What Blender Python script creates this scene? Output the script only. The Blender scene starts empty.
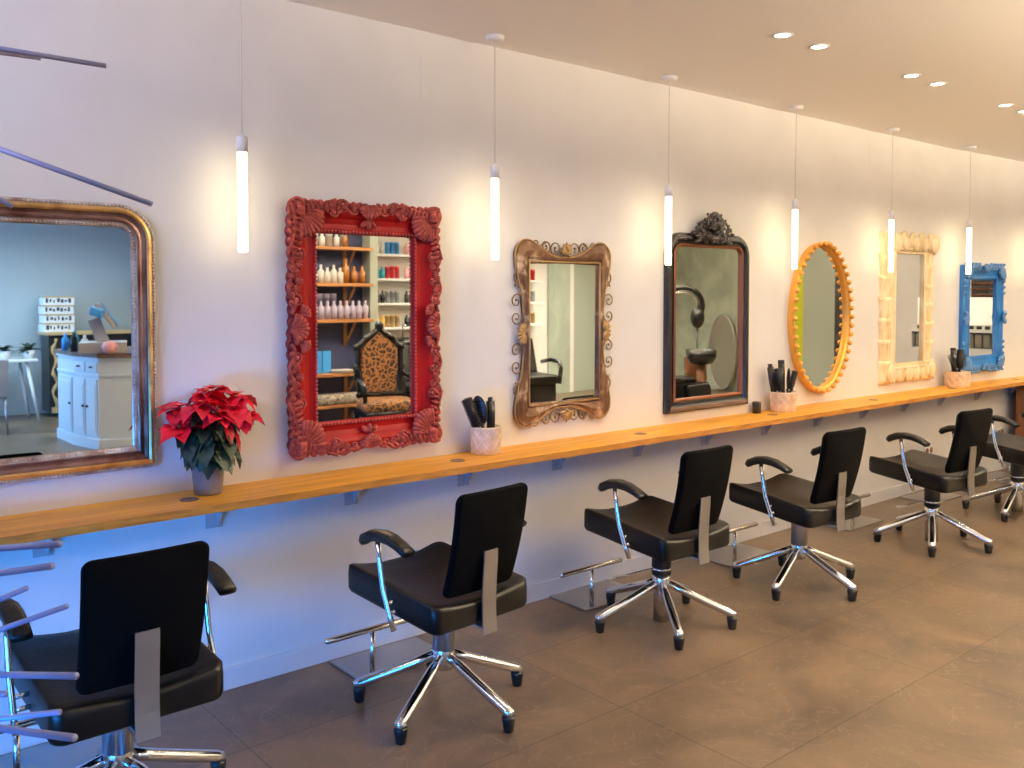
import bpy, bmesh, math, random
from mathutils import Vector, Matrix
random.seed(7)
PI = math.pi
SC = bpy.context.scene
COL = SC.collection

# ------------------------------------------------------------------ camera
F_PX, YAW, PITCH, V0, ROLL, CAM_D, CAM_H = 914.0, 0.87299, 0.03619, 326.2, 0.00053, 3.42, 1.55
fh = Vector((math.cos(YAW), math.sin(YAW), 0)); rt = Vector((math.sin(YAW), -math.cos(YAW), 0)); zz = Vector((0, 0, 1))
fw = fh * math.cos(PITCH) - zz * math.sin(PITCH); up = zz * math.cos(PITCH) + fh * math.sin(PITCH)
r2 = rt * math.cos(ROLL) + up * math.sin(ROLL); u2 = up * math.cos(ROLL) - rt * math.sin(ROLL)
cam_data = bpy.data.cameras.new('camera')
cam = bpy.data.objects.new('camera', cam_data); COL.objects.link(cam); SC.camera = cam
cam.matrix_world = Matrix(((r2.x, u2.x, -fw.x, 0), (r2.y, u2.y, -fw.y, -CAM_D), (r2.z, u2.z, -fw.z, CAM_H), (0, 0, 0, 1)))
cam_data.sensor_width = 36; cam_data.lens = F_PX * 36 / 1024; cam_data.shift_y = -(384 - V0) / 1024
cam_data.clip_start = 0.02; cam_data.clip_end = 100

# ------------------------------------------------------------------ view, world, big lights
SC.view_settings.view_transform = 'Standard'; SC.view_settings.look = 'None'
SC.view_settings.gamma = 1; SC.view_settings.use_curve_mapping = False
SC.view_settings.exposure = 0.30
SC.cycles.use_denoising = True
SC.cycles.max_bounces = 10; SC.cycles.diffuse_bounces = 5; SC.cycles.glossy_bounces = 6
SC.cycles.sample_clamp_indirect = 6
SC.cycles.caustics_reflective = False; SC.cycles.caustics_refractive = False
W = bpy.data.worlds.new('world'); SC.world = W; W.use_nodes = True
W.node_tree.nodes['Background'].inputs[0].default_value = (0.25, 0.45, 0.9, 1)
W.node_tree.nodes['Background'].inputs[1].default_value = 0.15

def area_light(name, loc, target, sx, sy, energy, color, spread=PI):
    l = bpy.data.lights.new(name, 'AREA'); l.shape = 'RECTANGLE'; l.size = sx; l.size_y = sy; l.energy = energy; l.color = color; l.spread = spread
    o = bpy.data.objects.new(name, l); COL.objects.link(o); o.location = loc
    o.rotation_euler = (Vector(target) - Vector(loc)).to_track_quat('-Z', 'Y').to_euler()
    return o
DAY = (0.012, 0.27, 1.0)
UP_FILL = 355; SPOT = 18
# blue daylight through the street window in the left wall
area_light('window_daylight', (-1.10, -1.7, 0.46), (1.7, 0.0, 0.24), 1.7, 0.5, 17, DAY, math.radians(58))
area_light('upper_wall_fill', (-1.12, -1.25, 2.32), (3.4, 0.0, 2.2), 1.5, 0.4, 17, (0.62, 0.66, 1.0), math.radians(110))  # unseen pale fill added to lift the upper left wall
# bare fill light added over the wash area, no lamp modelled
area_light('wash_area_fill', (8.3, -5.6, 2.66), (8.3, -5.6, 0), 4.0, 1.6, 115, (1.0, 0.93, 0.76), math.radians(120))
area_light('shop_area_fill', (2.2, -7.6, 2.66), (2.2, -7.6, 0), 3.6, 2.0, 95, (0.66, 0.86, 1.0), math.radians(150))  # unseen fill added over the shop end, no fixture
area_light('shop_blue_fill', (-1.10, -7.9, 1.3), (2.5, -8.2, 1.0), 2.6, 1.8, 85, (0.16, 0.45, 1.0), math.radians(110))  # added side fill, puts blue on the reception cabinet and back wall

# ------------------------------------------------------------------ materials
MATS = {}
def mat(name, color, rough=0.5, metal=0.0, coat=0.0, spec=0.5, emis=None, es=0.0, sheen=0.0):
    m = bpy.data.materials.new(name); m.use_nodes = True
    b = m.node_tree.nodes['Principled BSDF']
    b.inputs['Base Color'].default_value = (*color, 1); b.inputs['Roughness'].default_value = rough
    b.inputs['Metallic'].default_value = metal; b.inputs['Coat Weight'].default_value = coat
    b.inputs['Specular IOR Level'].default_value = spec
    if emis: b.inputs['Emission Color'].default_value = (*emis, 1); b.inputs['Emission Strength'].default_value = es
    MATS[name] = m
    return m
def nodes(m): return m.node_tree.nodes, m.node_tree.links, m.node_tree.nodes['Principled BSDF']
def noise_mix(m, c1, c2, scale=5.0, detail=6, stretch=(1, 1, 1), lo=0.35, hi=0.65, bump=0.0, rough=None, distort=0.0, c3=None):
    n, l, b = nodes(m)
    tc = n.new('ShaderNodeTexCoord'); mp = n.new('ShaderNodeMapping'); mp.inputs['Scale'].default_value = stretch
    l.new(tc.outputs['Object'], mp.inputs[0])
    t = n.new('ShaderNodeTexNoise'); t.inputs['Scale'].default_value = scale; t.inputs['Detail'].default_value = detail; t.inputs['Distortion'].default_value = distort
    l.new(mp.outputs[0], t.inputs['Vector'])
    r = n.new('ShaderNodeValToRGB'); r.color_ramp.elements[0].position = lo; r.color_ramp.elements[1].position = hi
    r.color_ramp.elements[0].color = (*c1, 1); r.color_ramp.elements[1].color = (*c2, 1)
    if c3: e = r.color_ramp.elements.new((lo + hi) / 2); e.color = (*c3, 1)
    l.new(t.outputs['Fac'], r.inputs[0]); l.new(r.outputs[0], b.inputs['Base Color'])
    if bump:
        bp = n.new('ShaderNodeBump'); bp.inputs['Strength'].default_value = bump; bp.inputs['Distance'].default_value = 0.01
        l.new(t.outputs['Fac'], bp.inputs['Height']); l.new(bp.outputs[0], b.inputs['Normal'])
    if rough:
        mr = n.new('ShaderNodeMapRange'); mr.inputs[3].default_value = rough[0]; mr.inputs[4].default_value = rough[1]
        l.new(t.outputs['Fac'], mr.inputs[0]); l.new(mr.outputs[0], b.inputs['Roughness'])
    return m
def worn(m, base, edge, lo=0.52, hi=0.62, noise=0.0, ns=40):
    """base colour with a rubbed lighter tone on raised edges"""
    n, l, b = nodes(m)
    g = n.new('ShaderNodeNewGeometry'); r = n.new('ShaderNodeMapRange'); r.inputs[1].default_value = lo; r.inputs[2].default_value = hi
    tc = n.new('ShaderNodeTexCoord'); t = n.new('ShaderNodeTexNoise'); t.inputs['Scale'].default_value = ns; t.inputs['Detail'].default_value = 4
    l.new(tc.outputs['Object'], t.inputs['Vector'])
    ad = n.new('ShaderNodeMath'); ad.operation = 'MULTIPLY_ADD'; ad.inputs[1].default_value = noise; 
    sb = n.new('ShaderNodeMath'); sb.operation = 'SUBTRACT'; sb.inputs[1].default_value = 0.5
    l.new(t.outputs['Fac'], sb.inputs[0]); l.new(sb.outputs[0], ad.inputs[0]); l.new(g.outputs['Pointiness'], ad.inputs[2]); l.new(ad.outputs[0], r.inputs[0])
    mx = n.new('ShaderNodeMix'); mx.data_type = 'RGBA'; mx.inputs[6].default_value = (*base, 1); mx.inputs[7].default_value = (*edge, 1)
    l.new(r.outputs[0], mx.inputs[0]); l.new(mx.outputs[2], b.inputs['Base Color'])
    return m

mat('wall_paint', (0.80, 0.79, 0.78), 0.55); noise_mix(MATS['wall_paint'], (0.79, 0.775, 0.75), (0.83, 0.815, 0.79), 3, 4)
mat('ceiling_paint', (0.90, 0.87, 0.83), 0.7)
mat('base_paint', (0.84, 0.83, 0.82), 0.4)
mat('grey_green_paint', (0.40, 0.45, 0.40), 0.6)
mat('cool_paint', (0.42, 0.47, 0.47), 0.6)
mat('navy_paint', (0.020, 0.028, 0.085), 0.5)
mat('lime_paint', (0.55, 0.60, 0.02), 0.5)
mat('dark_paint', (0.03, 0.025, 0.02), 0.5)
noise_mix(mat('stucco', (0.4, 0.45, 0.36), 0.6), (0.28, 0.33, 0.28), (0.48, 0.54, 0.46), 2.2, 8, (1, 1, 0.6), 0.3, 0.7, 0.3, distort=1.5)
# floor: big slate tiles
m = mat('slate_tiles', (0.1, 0.08, 0.07), 0.38); n, l, b = nodes(m)
tc = n.new('ShaderNodeTexCoord'); mp = n.new('ShaderNodeMapping'); mp.inputs['Location'].default_value = (-0.08, -0.10, 0)
l.new(tc.outputs['Object'], mp.inputs[0])
br = n.new('ShaderNodeTexBrick'); br.offset = 0.0; br.inputs['Scale'].default_value = 1.0; br.inputs['Brick Width'].default_value = 1.2; br.inputs['Row Height'].default_value = 0.6
br.inputs['Mortar Size'].default_value = 0.0028; br.inputs['Mortar Smooth'].default_value = 0.3
br.inputs['Color1'].default_value = (0.9, 0.9, 0.9, 1); br.inputs['Color2'].default_value = (1.12, 1.08, 1.04, 1); br.inputs['Mortar'].default_value = (0.42, 0.4, 0.38, 1)
l.new(mp.outputs[0], br.inputs['Vector'])
t1 = n.new('ShaderNodeTexNoise'); t1.inputs['Scale'].default_value = 1.6; t1.inputs['Detail'].default_value = 9; t1.inputs['Distortion'].default_value = 1.2; t1.inputs['Roughness'].default_value = 0.6
l.new(tc.outputs['Object'], t1.inputs['Vector'])
cr = n.new('ShaderNodeValToRGB'); cr.color_ramp.elements[0].position = 0.32; cr.color_ramp.elements[0].color = (0.072, 0.052, 0.036, 1); cr.color_ramp.elements[1].position = 0.7; cr.color_ramp.elements[1].color = (0.20, 0.138, 0.085, 1)
l.new(t1.outputs['Fac'], cr.inputs[0])
mx = n.new('ShaderNodeMix'); mx.data_type = 'RGBA'; mx.blend_type = 'MULTIPLY'; mx.inputs[0].default_value = 1
l.new(cr.outputs[0], mx.inputs[6]); l.new(br.outputs['Color'], mx.inputs[7])
wv = n.new('ShaderNodeTexNoise'); wv.inputs['Scale'].default_value = 3.2; wv.inputs['Detail'].default_value = 3; wv.inputs['Distortion'].default_value = 2.5
l.new(tc.outputs['Object'], wv.inputs['Vector'])
vr = n.new('ShaderNodeValToRGB'); e = vr.color_ramp.elements; e[0].position = 0.488; e[0].color = (0, 0, 0, 1); e[1].position = 0.512; e[1].color = (0, 0, 0, 1)
ee = vr.color_ramp.elements.new(0.5); ee.color = (0.35, 0.35, 0.35, 1)
l.new(wv.outputs['Fac'], vr.inputs[0])
mx2 = n.new('ShaderNodeMix'); mx2.data_type = 'RGBA'; mx2.inputs[7].default_value = (0.30, 0.22, 0.16, 1)
l.new(vr.outputs[0], mx2.inputs[0]); l.new(mx.outputs[2], mx2.inputs[6]); l.new(mx2.outputs[2], b.inputs['Base Color'])
bp = n.new('ShaderNodeBump'); bp.inputs['Strength'].default_value = 0.28; bp.inputs['Distance'].default_value = 0.012
l.new(t1.outputs['Fac'], bp.inputs['Height']); l.new(bp.outputs[0], b.inputs['Normal'])
rr = n.new('ShaderNodeMapRange'); rr.inputs[3].default_value = 0.26; rr.inputs[4].default_value = 0.5; l.new(t1.outputs['Fac'], rr.inputs[0]); l.new(rr.outputs[0], b.inputs['Roughness'])

noise_mix(mat('oak', (0.7, 0.3, 0.06), 0.42), (0.62, 0.26, 0.018), (0.90, 0.45, 0.032), 3.0, 8, (0.7, 9, 9), 0.3, 0.7, 0.12)
noise_mix(mat('oak_edge', (0.5, 0.22, 0.05), 0.55), (0.32, 0.12, 0.015), (0.58, 0.25, 0.03), 5.0, 8, (1.5, 14, 14), 0.3, 0.7, 0.3)
noise_mix(mat('brown_wood', (0.2, 0.09, 0.03), 0.5), (0.10, 0.035, 0.01), (0.19, 0.07, 0.02), 3.0, 8, (6, 6, 0.8))
noise_mix(mat('shelf_wood', (0.3, 0.14, 0.05), 0.5), (0.26, 0.11, 0.035), (0.42, 0.2, 0.07), 3.0, 8, (1, 8, 8))
noise_mix(mat('counter_wood', (0.12, 0.07, 0.05), 0.35), (0.09, 0.05, 0.035), (0.17, 0.1, 0.07), 3.0, 8, (1, 8, 8))
mat('mirror_silver', (0.88, 0.90, 0.88), 0.015, 1.0)
noise_mix(mat('gold_leaf', (0.85, 0.5, 0.16), 0.3, 0.85), (0.50, 0.25, 0.08), (0.95, 0.62, 0.24), 12, 6, (1, 1, 1), 0.3, 0.62)
noise_mix(mat('bronze_umber', (0.2, 0.1, 0.07), 0.32, 0.7), (0.16, 0.07, 0.05), (0.36, 0.22, 0.18), 10, 6, (1, 1, 1), 0.35, 0.65)
noise_mix(mat('silver_leaf', (0.6, 0.55, 0.5), 0.3, 0.75), (0.42, 0.30, 0.24), (0.72, 0.66, 0.62), 14, 5, (1, 1, 1), 0.35, 0.6)
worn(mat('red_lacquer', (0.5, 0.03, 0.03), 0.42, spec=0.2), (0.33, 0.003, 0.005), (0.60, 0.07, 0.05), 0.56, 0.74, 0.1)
worn(mat('red_carving', (0.4, 0.04, 0.04), 0.5, spec=0.2), (0.13, 0.004, 0.006), (0.74, 0.17, 0.13), 0.53, 0.74, 0.20, 60)  # rubbed pink edges; dark base also paints shade into the crevices
noise_mix(mat('antique_bronze', (0.3, 0.15, 0.07), 0.45, 0.25), (0.10, 0.042, 0.018), (0.60, 0.44, 0.30), 13, 9, (1, 1, 1), 0.42, 0.68, 0.3, c3=(0.17, 0.080, 0.034))
mat('bronze_wire', (0.20, 0.115, 0.06), 0.4, 0.5)
worn(mat('gilt_leaf', (0.5, 0.3, 0.12), 0.38, 0.5), (0.30, 0.17, 0.06), (0.62, 0.42, 0.19), 0.54, 0.70, 0.15)
worn(mat('ebony_lacquer', (0.02, 0.018, 0.02), 0.25), (0.012, 0.010, 0.012), (0.10, 0.05, 0.03), 0.56, 0.74, 0.1)
worn(mat('ebony_carving', (0.02, 0.018, 0.02), 0.3), (0.012, 0.009, 0.009), (0.10, 0.07, 0.055), 0.56, 0.78, 0.1)
mat('copper_gilt', (0.26, 0.095, 0.04), 0.4, 0.5)
mat('orange_gold', (0.86, 0.42, 0.07), 0.34, 0.45)
noise_mix(mat('cream_wood', (0.85, 0.68, 0.38), 0.55), (0.74, 0.52, 0.24), (0.93, 0.80, 0.52), 6, 6, (4, 4, 1), 0.3, 0.6, 0.15)
noise_mix(mat('blue_wood', (0.03, 0.2, 0.5), 0.45), (0.004, 0.095, 0.34), (0.012, 0.16, 0.46), 6, 6, (4, 4, 1), 0.3, 0.7)
worn(mat('blue_carving', (0.03, 0.15, 0.42), 0.45), (0.004, 0.06, 0.25), (0.16, 0.38, 0.68), 0.53, 0.70, 0.12)
noise_mix(mat('black_leather', (0.012, 0.011, 0.01), 0.34, spec=0.26), (0.0025, 0.0025, 0.0022), (0.006, 0.0055, 0.0045), 60, 5, (1, 1, 1), 0.3, 0.7, 0.12)
mat('black_fabric', (0.0012, 0.0012, 0.0014), 0.8, spec=0.06)
mat('armrest_black', (0.006, 0.0055, 0.005), 0.40, spec=0.3)
mat('rubber_black', (0.006, 0.006, 0.006), 0.5)
mat('chrome', (0.82, 0.82, 0.84), 0.14, 1.0)
mat('brushed_steel', (0.46, 0.46, 0.48), 0.38, 1.0)
mat('satin_plate', (0.42, 0.40, 0.39), 0.36, 1.0)
mat('galvanised', (0.50, 0.50, 0.52), 0.5, 0.15)
mat('white_plastic', (0.82, 0.81, 0.79), 0.35)
mat('cord_white', (0.70, 0.66, 0.60), 0.5)
mat('tube_glow', (1, 0.95, 0.85), 0.4, emis=(1.0, 0.82, 0.46), es=6.5)
mat('lens_glow', (1, 0.95, 0.85), 0.4, emis=(1.0, 0.86, 0.60), es=14)
noise_mix(mat('woven_pot', (0.80, 0.68, 0.60), 0.7), (0.76, 0.58, 0.38), (0.92, 0.78, 0.58), 30, 4)
mat('brush_black', (0.010, 0.009, 0.010), 0.33)
mat('bristle_black', (0.008, 0.006, 0.008), 0.7)
mat('brush_grey', (0.09, 0.09, 0.095), 0.35)
mat('grey_pot', (0.20, 0.18, 0.18), 0.5)
noise_mix(mat('red_bract', (0.7, 0.01, 0.04), 0.45), (0.62, 0.004, 0.02), (0.92, 0.012, 0.05), 25, 3)
noise_mix(mat('dark_leaf', (0.02, 0.06, 0.02), 0.5), (0.006, 0.017, 0.008), (0.020, 0.044, 0.016), 25, 3)
mat('stem_green', (0.05, 0.10, 0.03), 0.6)
mat('yellow_bud', (0.7, 0.5, 0.05), 0.5)
mat('rod_lilac', (0.36, 0.38, 0.64), 0.4, 0.1)
mat('cabinet_daylit', (0.60, 0.68, 0.74), 0.4)  # white cabinet with blue daylight tinted into its colour
mat('black_item', (0.012, 0.012, 0.013), 0.3)
mat('gloss_black', (0.008, 0.008, 0.009), 0.08)
mat('white_item', (0.75, 0.75, 0.74), 0.4)
mat('grey_item', (0.38, 0.38, 0.40), 0.4)
mat('amber_glass', (0.30, 0.12, 0.03), 0.25)
mat('lavender_bottle', (0.50, 0.46, 0.62), 0.35)
mat('blue_item', (0.05, 0.3, 0.75), 0.35)
mat('red_item', (0.6, 0.02, 0.03), 0.3)
mat('pink_item', (0.75, 0.35, 0.36), 0.4)
mat('tan_item', (0.55, 0.36, 0.16), 0.6)
mat('teal_item', (0.03, 0.30, 0.38), 0.4)
mat('yellow_item', (0.8, 0.5, 0.08), 0.4)
mat('towel_grey', (0.22, 0.21, 0.18), 0.9)
mat('paper_white', (0.78, 0.76, 0.72), 0.7)
mat('ink', (0.02, 0.02, 0.025), 0.6)
noise_mix(mat('fur_throw', (0.25, 0.22, 0.19), 0.9), (0.14, 0.12, 0.10), (0.45, 0.40, 0.35), 30, 6, bump=0.8)
mat('shade_white', (0.80, 0.78, 0.70), 0.6, emis=(1, 0.92, 0.7), es=0.5)
m = mat('leopard', (0.6, 0.3, 0.1), 0.8); n, l, b = nodes(m)
tc = n.new('ShaderNodeTexCoord'); v = n.new('ShaderNodeTexVoronoi'); v.inputs['Scale'].default_value = 20; v.feature = 'DISTANCE_TO_EDGE'
nt = n.new('ShaderNodeTexNoise'); nt.inputs['Scale'].default_value = 14; mxv = n.new('ShaderNodeMix'); mxv.data_type = 'RGBA'; mxv.inputs[0].default_value = 0.07
l.new(tc.outputs['Object'], nt.inputs['Vector']); l.new(tc.outputs['Object'], mxv.inputs[6]); l.new(nt.outputs['Color'], mxv.inputs[7]); l.new(mxv.outputs[2], v.inputs['Vector'])
r = n.new('ShaderNodeValToRGB'); r.color_ramp.interpolation = 'CONSTANT'; e = r.color_ramp.elements; e[0].position = 0.0; e[0].color = (0.30, 0.13, 0.042, 1); e[1].position = 0.30; e[1].color = (0.13, 0.048, 0.016, 1)
x = e.new(0.11); x.color = (0.016, 0.009, 0.006, 1)
l.new(v.outputs['Distance'], r.inputs[0]); l.new(r.outputs[0], b.inputs['Base Color'])

# ------------------------------------------------------------------ mesh builder
class MB:
    def __init__(s, xf=None): s.V = []; s.F = []; s.M = []; s.S = []; s.xf = xf
    def add(s, vs, fs, mi=0, smooth=True):
        o = len(s.V); s.V += [tuple(v) for v in vs]; s.F += [tuple(i + o for i in f) for f in fs]; s.M += [mi] * len(fs); s.S += [smooth] * len(fs)
    def box(s, x0, x1, y0, y1, z0, z1, mi=0, bev=0.0):
        if bev <= 0:
            v = [(x, y, z) for z in (z0, z1) for y in (y0, y1) for x in (x0, x1)]
            s.add(v, [(0, 2, 3, 1), (4, 5, 7, 6), (0, 1, 5, 4), (2, 6, 7, 3), (0, 4, 6, 2), (1, 3, 7, 5)], mi, False); return
        bm = bmesh.new(); bmesh.ops.create_cube(bm, size=1)
        for v in bm.verts: v.co = Vector(((x0 + x1) / 2 + v.co.x * (x1 - x0), (y0 + y1) / 2 + v.co.y * (y1 - y0), (z0 + z1) / 2 + v.co.z * (z1 - z0)))
        bmesh.ops.bevel(bm, geom=bm.edges[:], offset=bev, segments=2, profile=0.5, affect='EDGES')
        bm.verts.index_update(); s.add([v.co[:] for v in bm.verts], [[v.index for v in f.verts] for f in bm.faces], mi, False); bm.free()
    def obox(s, c, size, rot, mi=0, bev=0.0):
        t = MB(); t.box(-size[0] / 2, size[0] / 2, -size[1] / 2, size[1] / 2, -size[2] / 2, size[2] / 2, mi, bev)
        s.merge(t, Matrix.Translation(c) @ rot.to_4x4())
    def merge(s, t, M=None):
        o = len(s.V)
        s.V += [tuple((M @ Vector(v))[:]) if M else v for v in t.V]
        s.F += [tuple(i + o for i in f) for f in t.F]; s.M += t.M; s.S += t.S
    def tube(s, pts, rad, seg=8, mi=0, cap=True, closed=False, smooth=True, flat=1.0):
        pts = [Vector(p) for p in pts]; n = len(pts)
        rs = [rad] * n if not hasattr(rad, '__len__') else rad
        V = []; prev = None
        for i, p in enumerate(pts):
            if closed: d = pts[(i + 1) % n] - pts[i - 1]
            else: d = pts[min(i + 1, n - 1)] - pts[max(i - 1, 0)]
            d = d.normalized() if d.length > 1e-9 else Vector((0, 0, 1))
            if prev is None:
                a = Vector((0, 0, 1)) if abs(d.z) < 0.9 else Vector((1, 0, 0))
                x = d.cross(a).normalized()
            else:
                x = prev - d * prev.dot(d)
                x = x.normalized() if x.length > 1e-6 else d.orthogonal().normalized()
            prev = x; y = d.cross(x)
            for k in range(seg):
                a = 2 * PI * k / seg; V.append(p + x * (rs[i] * math.cos(a)) + y * (rs[i] * math.sin(a) * flat))
        Fs = []
        for i in range(n if closed else n - 1):
            j = (i + 1) % n
            for k in range(seg): k2 = (k + 1) % seg; Fs.append((i * seg + k, i * seg + k2, j * seg + k2, j * seg + k))
        if cap and not closed: Fs.append(tuple(range(seg - 1, -1, -1))); Fs.append(tuple((n - 1) * seg + k for k in range(seg)))
        s.add(V, Fs, mi, smooth)
    def cyl(s, a, b, r, r1=None, seg=20, mi=0): s.tube([a, b], [r, r if r1 is None else r1], seg, mi)
    def lathe(s, prof, c=(0, 0, 0), seg=28, mi=0, smooth=True, sx=1, sy=1, caps=True):
        V = []; Fs = []; n = len(prof)
        for r, z in prof:
            for k in range(seg): a = 2 * PI * k / seg; V.append((c[0] + r * sx * math.cos(a), c[1] + r * sy * math.sin(a), c[2] + z))
        for i in range(n - 1):
            for k in range(seg): k2 = (k + 1) % seg; Fs.append((i * seg + k, i * seg + k2, (i + 1) * seg + k2, (i + 1) * seg + k))
        if caps and prof[0][0] > 1e-5: Fs.append(tuple(range(seg - 1, -1, -1)))
        if caps and prof[-1][0] > 1e-5: Fs.append(tuple((n - 1) * seg + k for k in range(seg)))
        s.add(V, Fs, mi, smooth)
    def ell(s, c, r, rot=None, mi=0, seg=8, rings=5):
        V = []; Fs = []; R = rot or Matrix.Identity(3)
        for i in range(rings + 1):
            th = PI * i / rings
            for k in range(seg):
                a = 2 * PI * k / seg
                v = Vector((r[0] * math.sin(th) * math.cos(a), r[1] * math.sin(th) * math.sin(a), r[2] * math.cos(th)))
                V.append(Vector(c) + R @ v)
        for i in range(rings):
            for k in range(seg): k2 = (k + 1) % seg; Fs.append((i * seg + k, (i + 1) * seg + k, (i + 1) * seg + k2, i * seg + k2))
        s.add(V, Fs, mi, True)
    def prism(s, pts, o0, o1, axis='y', mi=0, smooth=False):
        """polygon (a,b) extruded from o0 to o1 along axis"""
        n = len(pts)
        def P(a, b, o): return (a, o, b) if axis == 'y' else ((o, a, b) if axis == 'x' else (a, b, o))
        V = [P(a, b, o0) for a, b in pts] + [P(a, b, o1) for a, b in pts]
        s.add(V, [tuple(range(n)), tuple(range(2 * n - 1, n - 1, -1))], mi, False)
        s.add(V, [(i, i + n, (i + 1) % n + n, (i + 1) % n) for i in range(n)], mi, smooth)
    def build(s, name, mats, parent=None, loc=None, rotz=None, label=None):
        me = bpy.data.meshes.new(name); V = s.V
        if s.xf: V = [tuple(s.xf @ Vector(v)) for v in V]
        me.from_pydata(V, [], s.F)
        if not isinstance(mats, (list, tuple)): mats = [mats]
        for m_ in mats: me.materials.append(MATS[m_])
        me.polygons.foreach_set('material_index', s.M); me.polygons.foreach_set('use_smooth', s.S); me.update()
        bm = bmesh.new(); bm.from_mesh(me); bmesh.ops.recalc_face_normals(bm, faces=bm.faces[:]); bm.to_mesh(me); bm.free()
        o = bpy.data.objects.new(name, me); COL.objects.link(o)
        if parent: o.parent = parent
        if loc is not None: o.location = loc
        if rotz is not None: o.rotation_euler = (0, 0, rotz)
        if label: o['label'] = label
        return o
def tag(o, label=None, cat=None, group=None, kind=None):
    if label: o['label'] = label
    if cat: o['category'] = cat
    if group: o['group'] = group
    if kind: o['kind'] = kind
    return o
def thing(name, label, cat, loc=(0, 0, 0), rotz=0, group=None):
    o = bpy.data.objects.new(name, None); COL.objects.link(o); o.empty_display_size = 0.1
    o.location = loc; o.rotation_euler = (0, 0, rotz)
    return tag(o, label, cat, group)
def struct(o): o['kind'] = 'structure'; return o
def copy_tree(o, parent=None):
    c = o.copy(); COL.objects.link(c)
    if parent: c.parent = parent
    for ch in [q for q in bpy.data.objects if q.parent == o]: copy_tree(ch, c)
    return c
def one(mb, name, mats, label, cat, group=None, loc=None, rotz=None): return tag(mb.build(name, mats, None, loc, rotz), label, cat, group)
def Rm(axis, a): return Matrix.Rotation(a, 3, axis)

# ------------------------------------------------------------------ room shell
CH = 2.72
def wall_y(x):
    pts = [(-1.0, 0), (7.395, 0), (8.5, -0.058), (12.0, -0.30)]
    for (a, ya), (b_, yb) in zip(pts, pts[1:]):
        if x <= b_: return ya + (yb - ya) * (x - a) / (b_ - a)
    return pts[-1][1]
m_ = MB(); m_.box(-1.15, 12.15, -9.75, 0.15, -0.1, 0.0); struct(m_.build('floor', 'slate_tiles'))
m_ = MB(); m_.box(-1.15, 12.15, -9.75, 0.15, CH, CH + 0.1); struct(m_.build('ceiling', 'ceiling_paint'))
m_ = MB(); m_.prism([(-1.0, 0), (7.395, 0), (8.5, -0.058), (12.0, -0.30), (12.0, 0.15), (-1.0, 0.15)], 0, CH, 'z'); struct(m_.build('wall_back', 'wall_paint'))
m_ = MB(); m_.box(-1.0, 7.395, -0.014, 0, 0, 0.085, 0, 0.002); struct(m_.build('baseboard_back', 'base_paint'))
m_ = MB()   # left wall with the street window opening, plus two openings added for fill light
m_.box(-1.15, -1.0, -9.6, -9.3, 0, CH); m_.box(-1.15, -1.0, -6.5, -4.2, 0, CH); m_.box(-1.15, -1.0, -9.3, -6.5, 0, 0.3); m_.box(-1.15, -1.0, -9.3, -6.5, 2.3, CH); m_.box(-1.15, -1.0, -0.45, 0.15, 0, CH); m_.box(-1.15, -1.0, -4.2, -0.45, 0, 0.12); m_.box(-1.15, -1.0, -4.2, -0.45, 1.9, 2.08); m_.box(-1.15, -1.0, -4.2, -0.45, 2.56, CH)
struct(m_.build('wall_left', 'wall_paint'))
m_ = MB()
for y0, y1, z0, z1 in ((-4.2, -4.15, 0.12, 1.9), (-0.50, -0.45, 0.12, 1.9), (-4.15, -0.50, 0.12, 0.17), (-4.15, -0.50, 1.85, 1.9), (-2.35, -2.30, 0.17, 1.85)): m_.box(-1.06, -1.0, y0, y1, z0, z1, 0, 0.004)
struct(m_.build('window_1', 'white_plastic'))
m_ = MB()
for y0, y1, z0, z1 in ((-9.3, -9.25, 0.3, 2.3), (-6.55, -6.5, 0.3, 2.3), (-9.25, -6.55, 0.3, 0.35), (-9.25, -6.55, 2.25, 2.3)): m_.box(-1.06, -1.0, y0, y1, z0, z1, 0, 0.004)
struct(m_.build('added_window_2', 'white_plastic'))  # unseen window frame added for the blue shop fill
m_ = MB()
for y0, y1, z0, z1 in ((-4.2, -4.16, 2.08, 2.56), (-0.49, -0.45, 2.08, 2.56), (-4.16, -0.49, 2.08, 2.11), (-4.16, -0.49, 2.53, 2.56)): m_.box(-1.06, -1.0, y0, y1, z0, z1, 0, 0.004)
struct(m_.build('added_window_3', 'white_plastic'))  # transom frame added around the upper wall fill
m_ = MB(); m_.box(12.0, 12.15, -9.6, 0.15, 0, CH); struct(m_.build('wall_right', 'wall_paint'))
m_ = MB(); m_.box(11.97, 12.0, -6.9, -5.25, 0, CH); struct(m_.build('trim_1', 'stucco'))
m_ = MB(); m_.box(11.97, 12.0, -5.25, -4.19, 0, CH); struct(m_.build('trim_2', 'lime_paint'))
m_ = MB(); m_.box(11.97, 12.0, -4.19, -3.68, 0, CH); struct(m_.build('trim_3', 'grey_green_paint'))
m_ = MB(); m_.box(11.97, 12.0, -3.68, -3.2, 0, CH); struct(m_.build('trim_9', 'dark_paint'))
m_ = MB(); m_.box(-1.0, 4.45, -9.6, -9.5, 0, CH); struct(m_.build('wall_front', 'cool_paint'))
m_ = MB(); m_.box(4.45, 4.6, -9.5, -5.62, 0, CH); m_.box(4.6, 5.40, -5.75, -5.62, 0, CH); struct(m_.build('wall_shelf_niche', 'navy_paint'))
m_ = MB(); m_.box(5.35, 5.45, -5.75, -5.45, 0, CH, 0, 0.004); struct(m_.build('trim_4', 'grey_green_paint'))
m_ = MB(); m_.box(4.6, 9.42, -7.15, -7.0, 0, CH); struct(m_.build('wall_wash', 'wall_paint'))
m_ = MB(); m_.box(9.42, 9.86, -7.15, -6.95, 0, CH); struct(m_.build('trim_5', 'stucco'))
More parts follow.
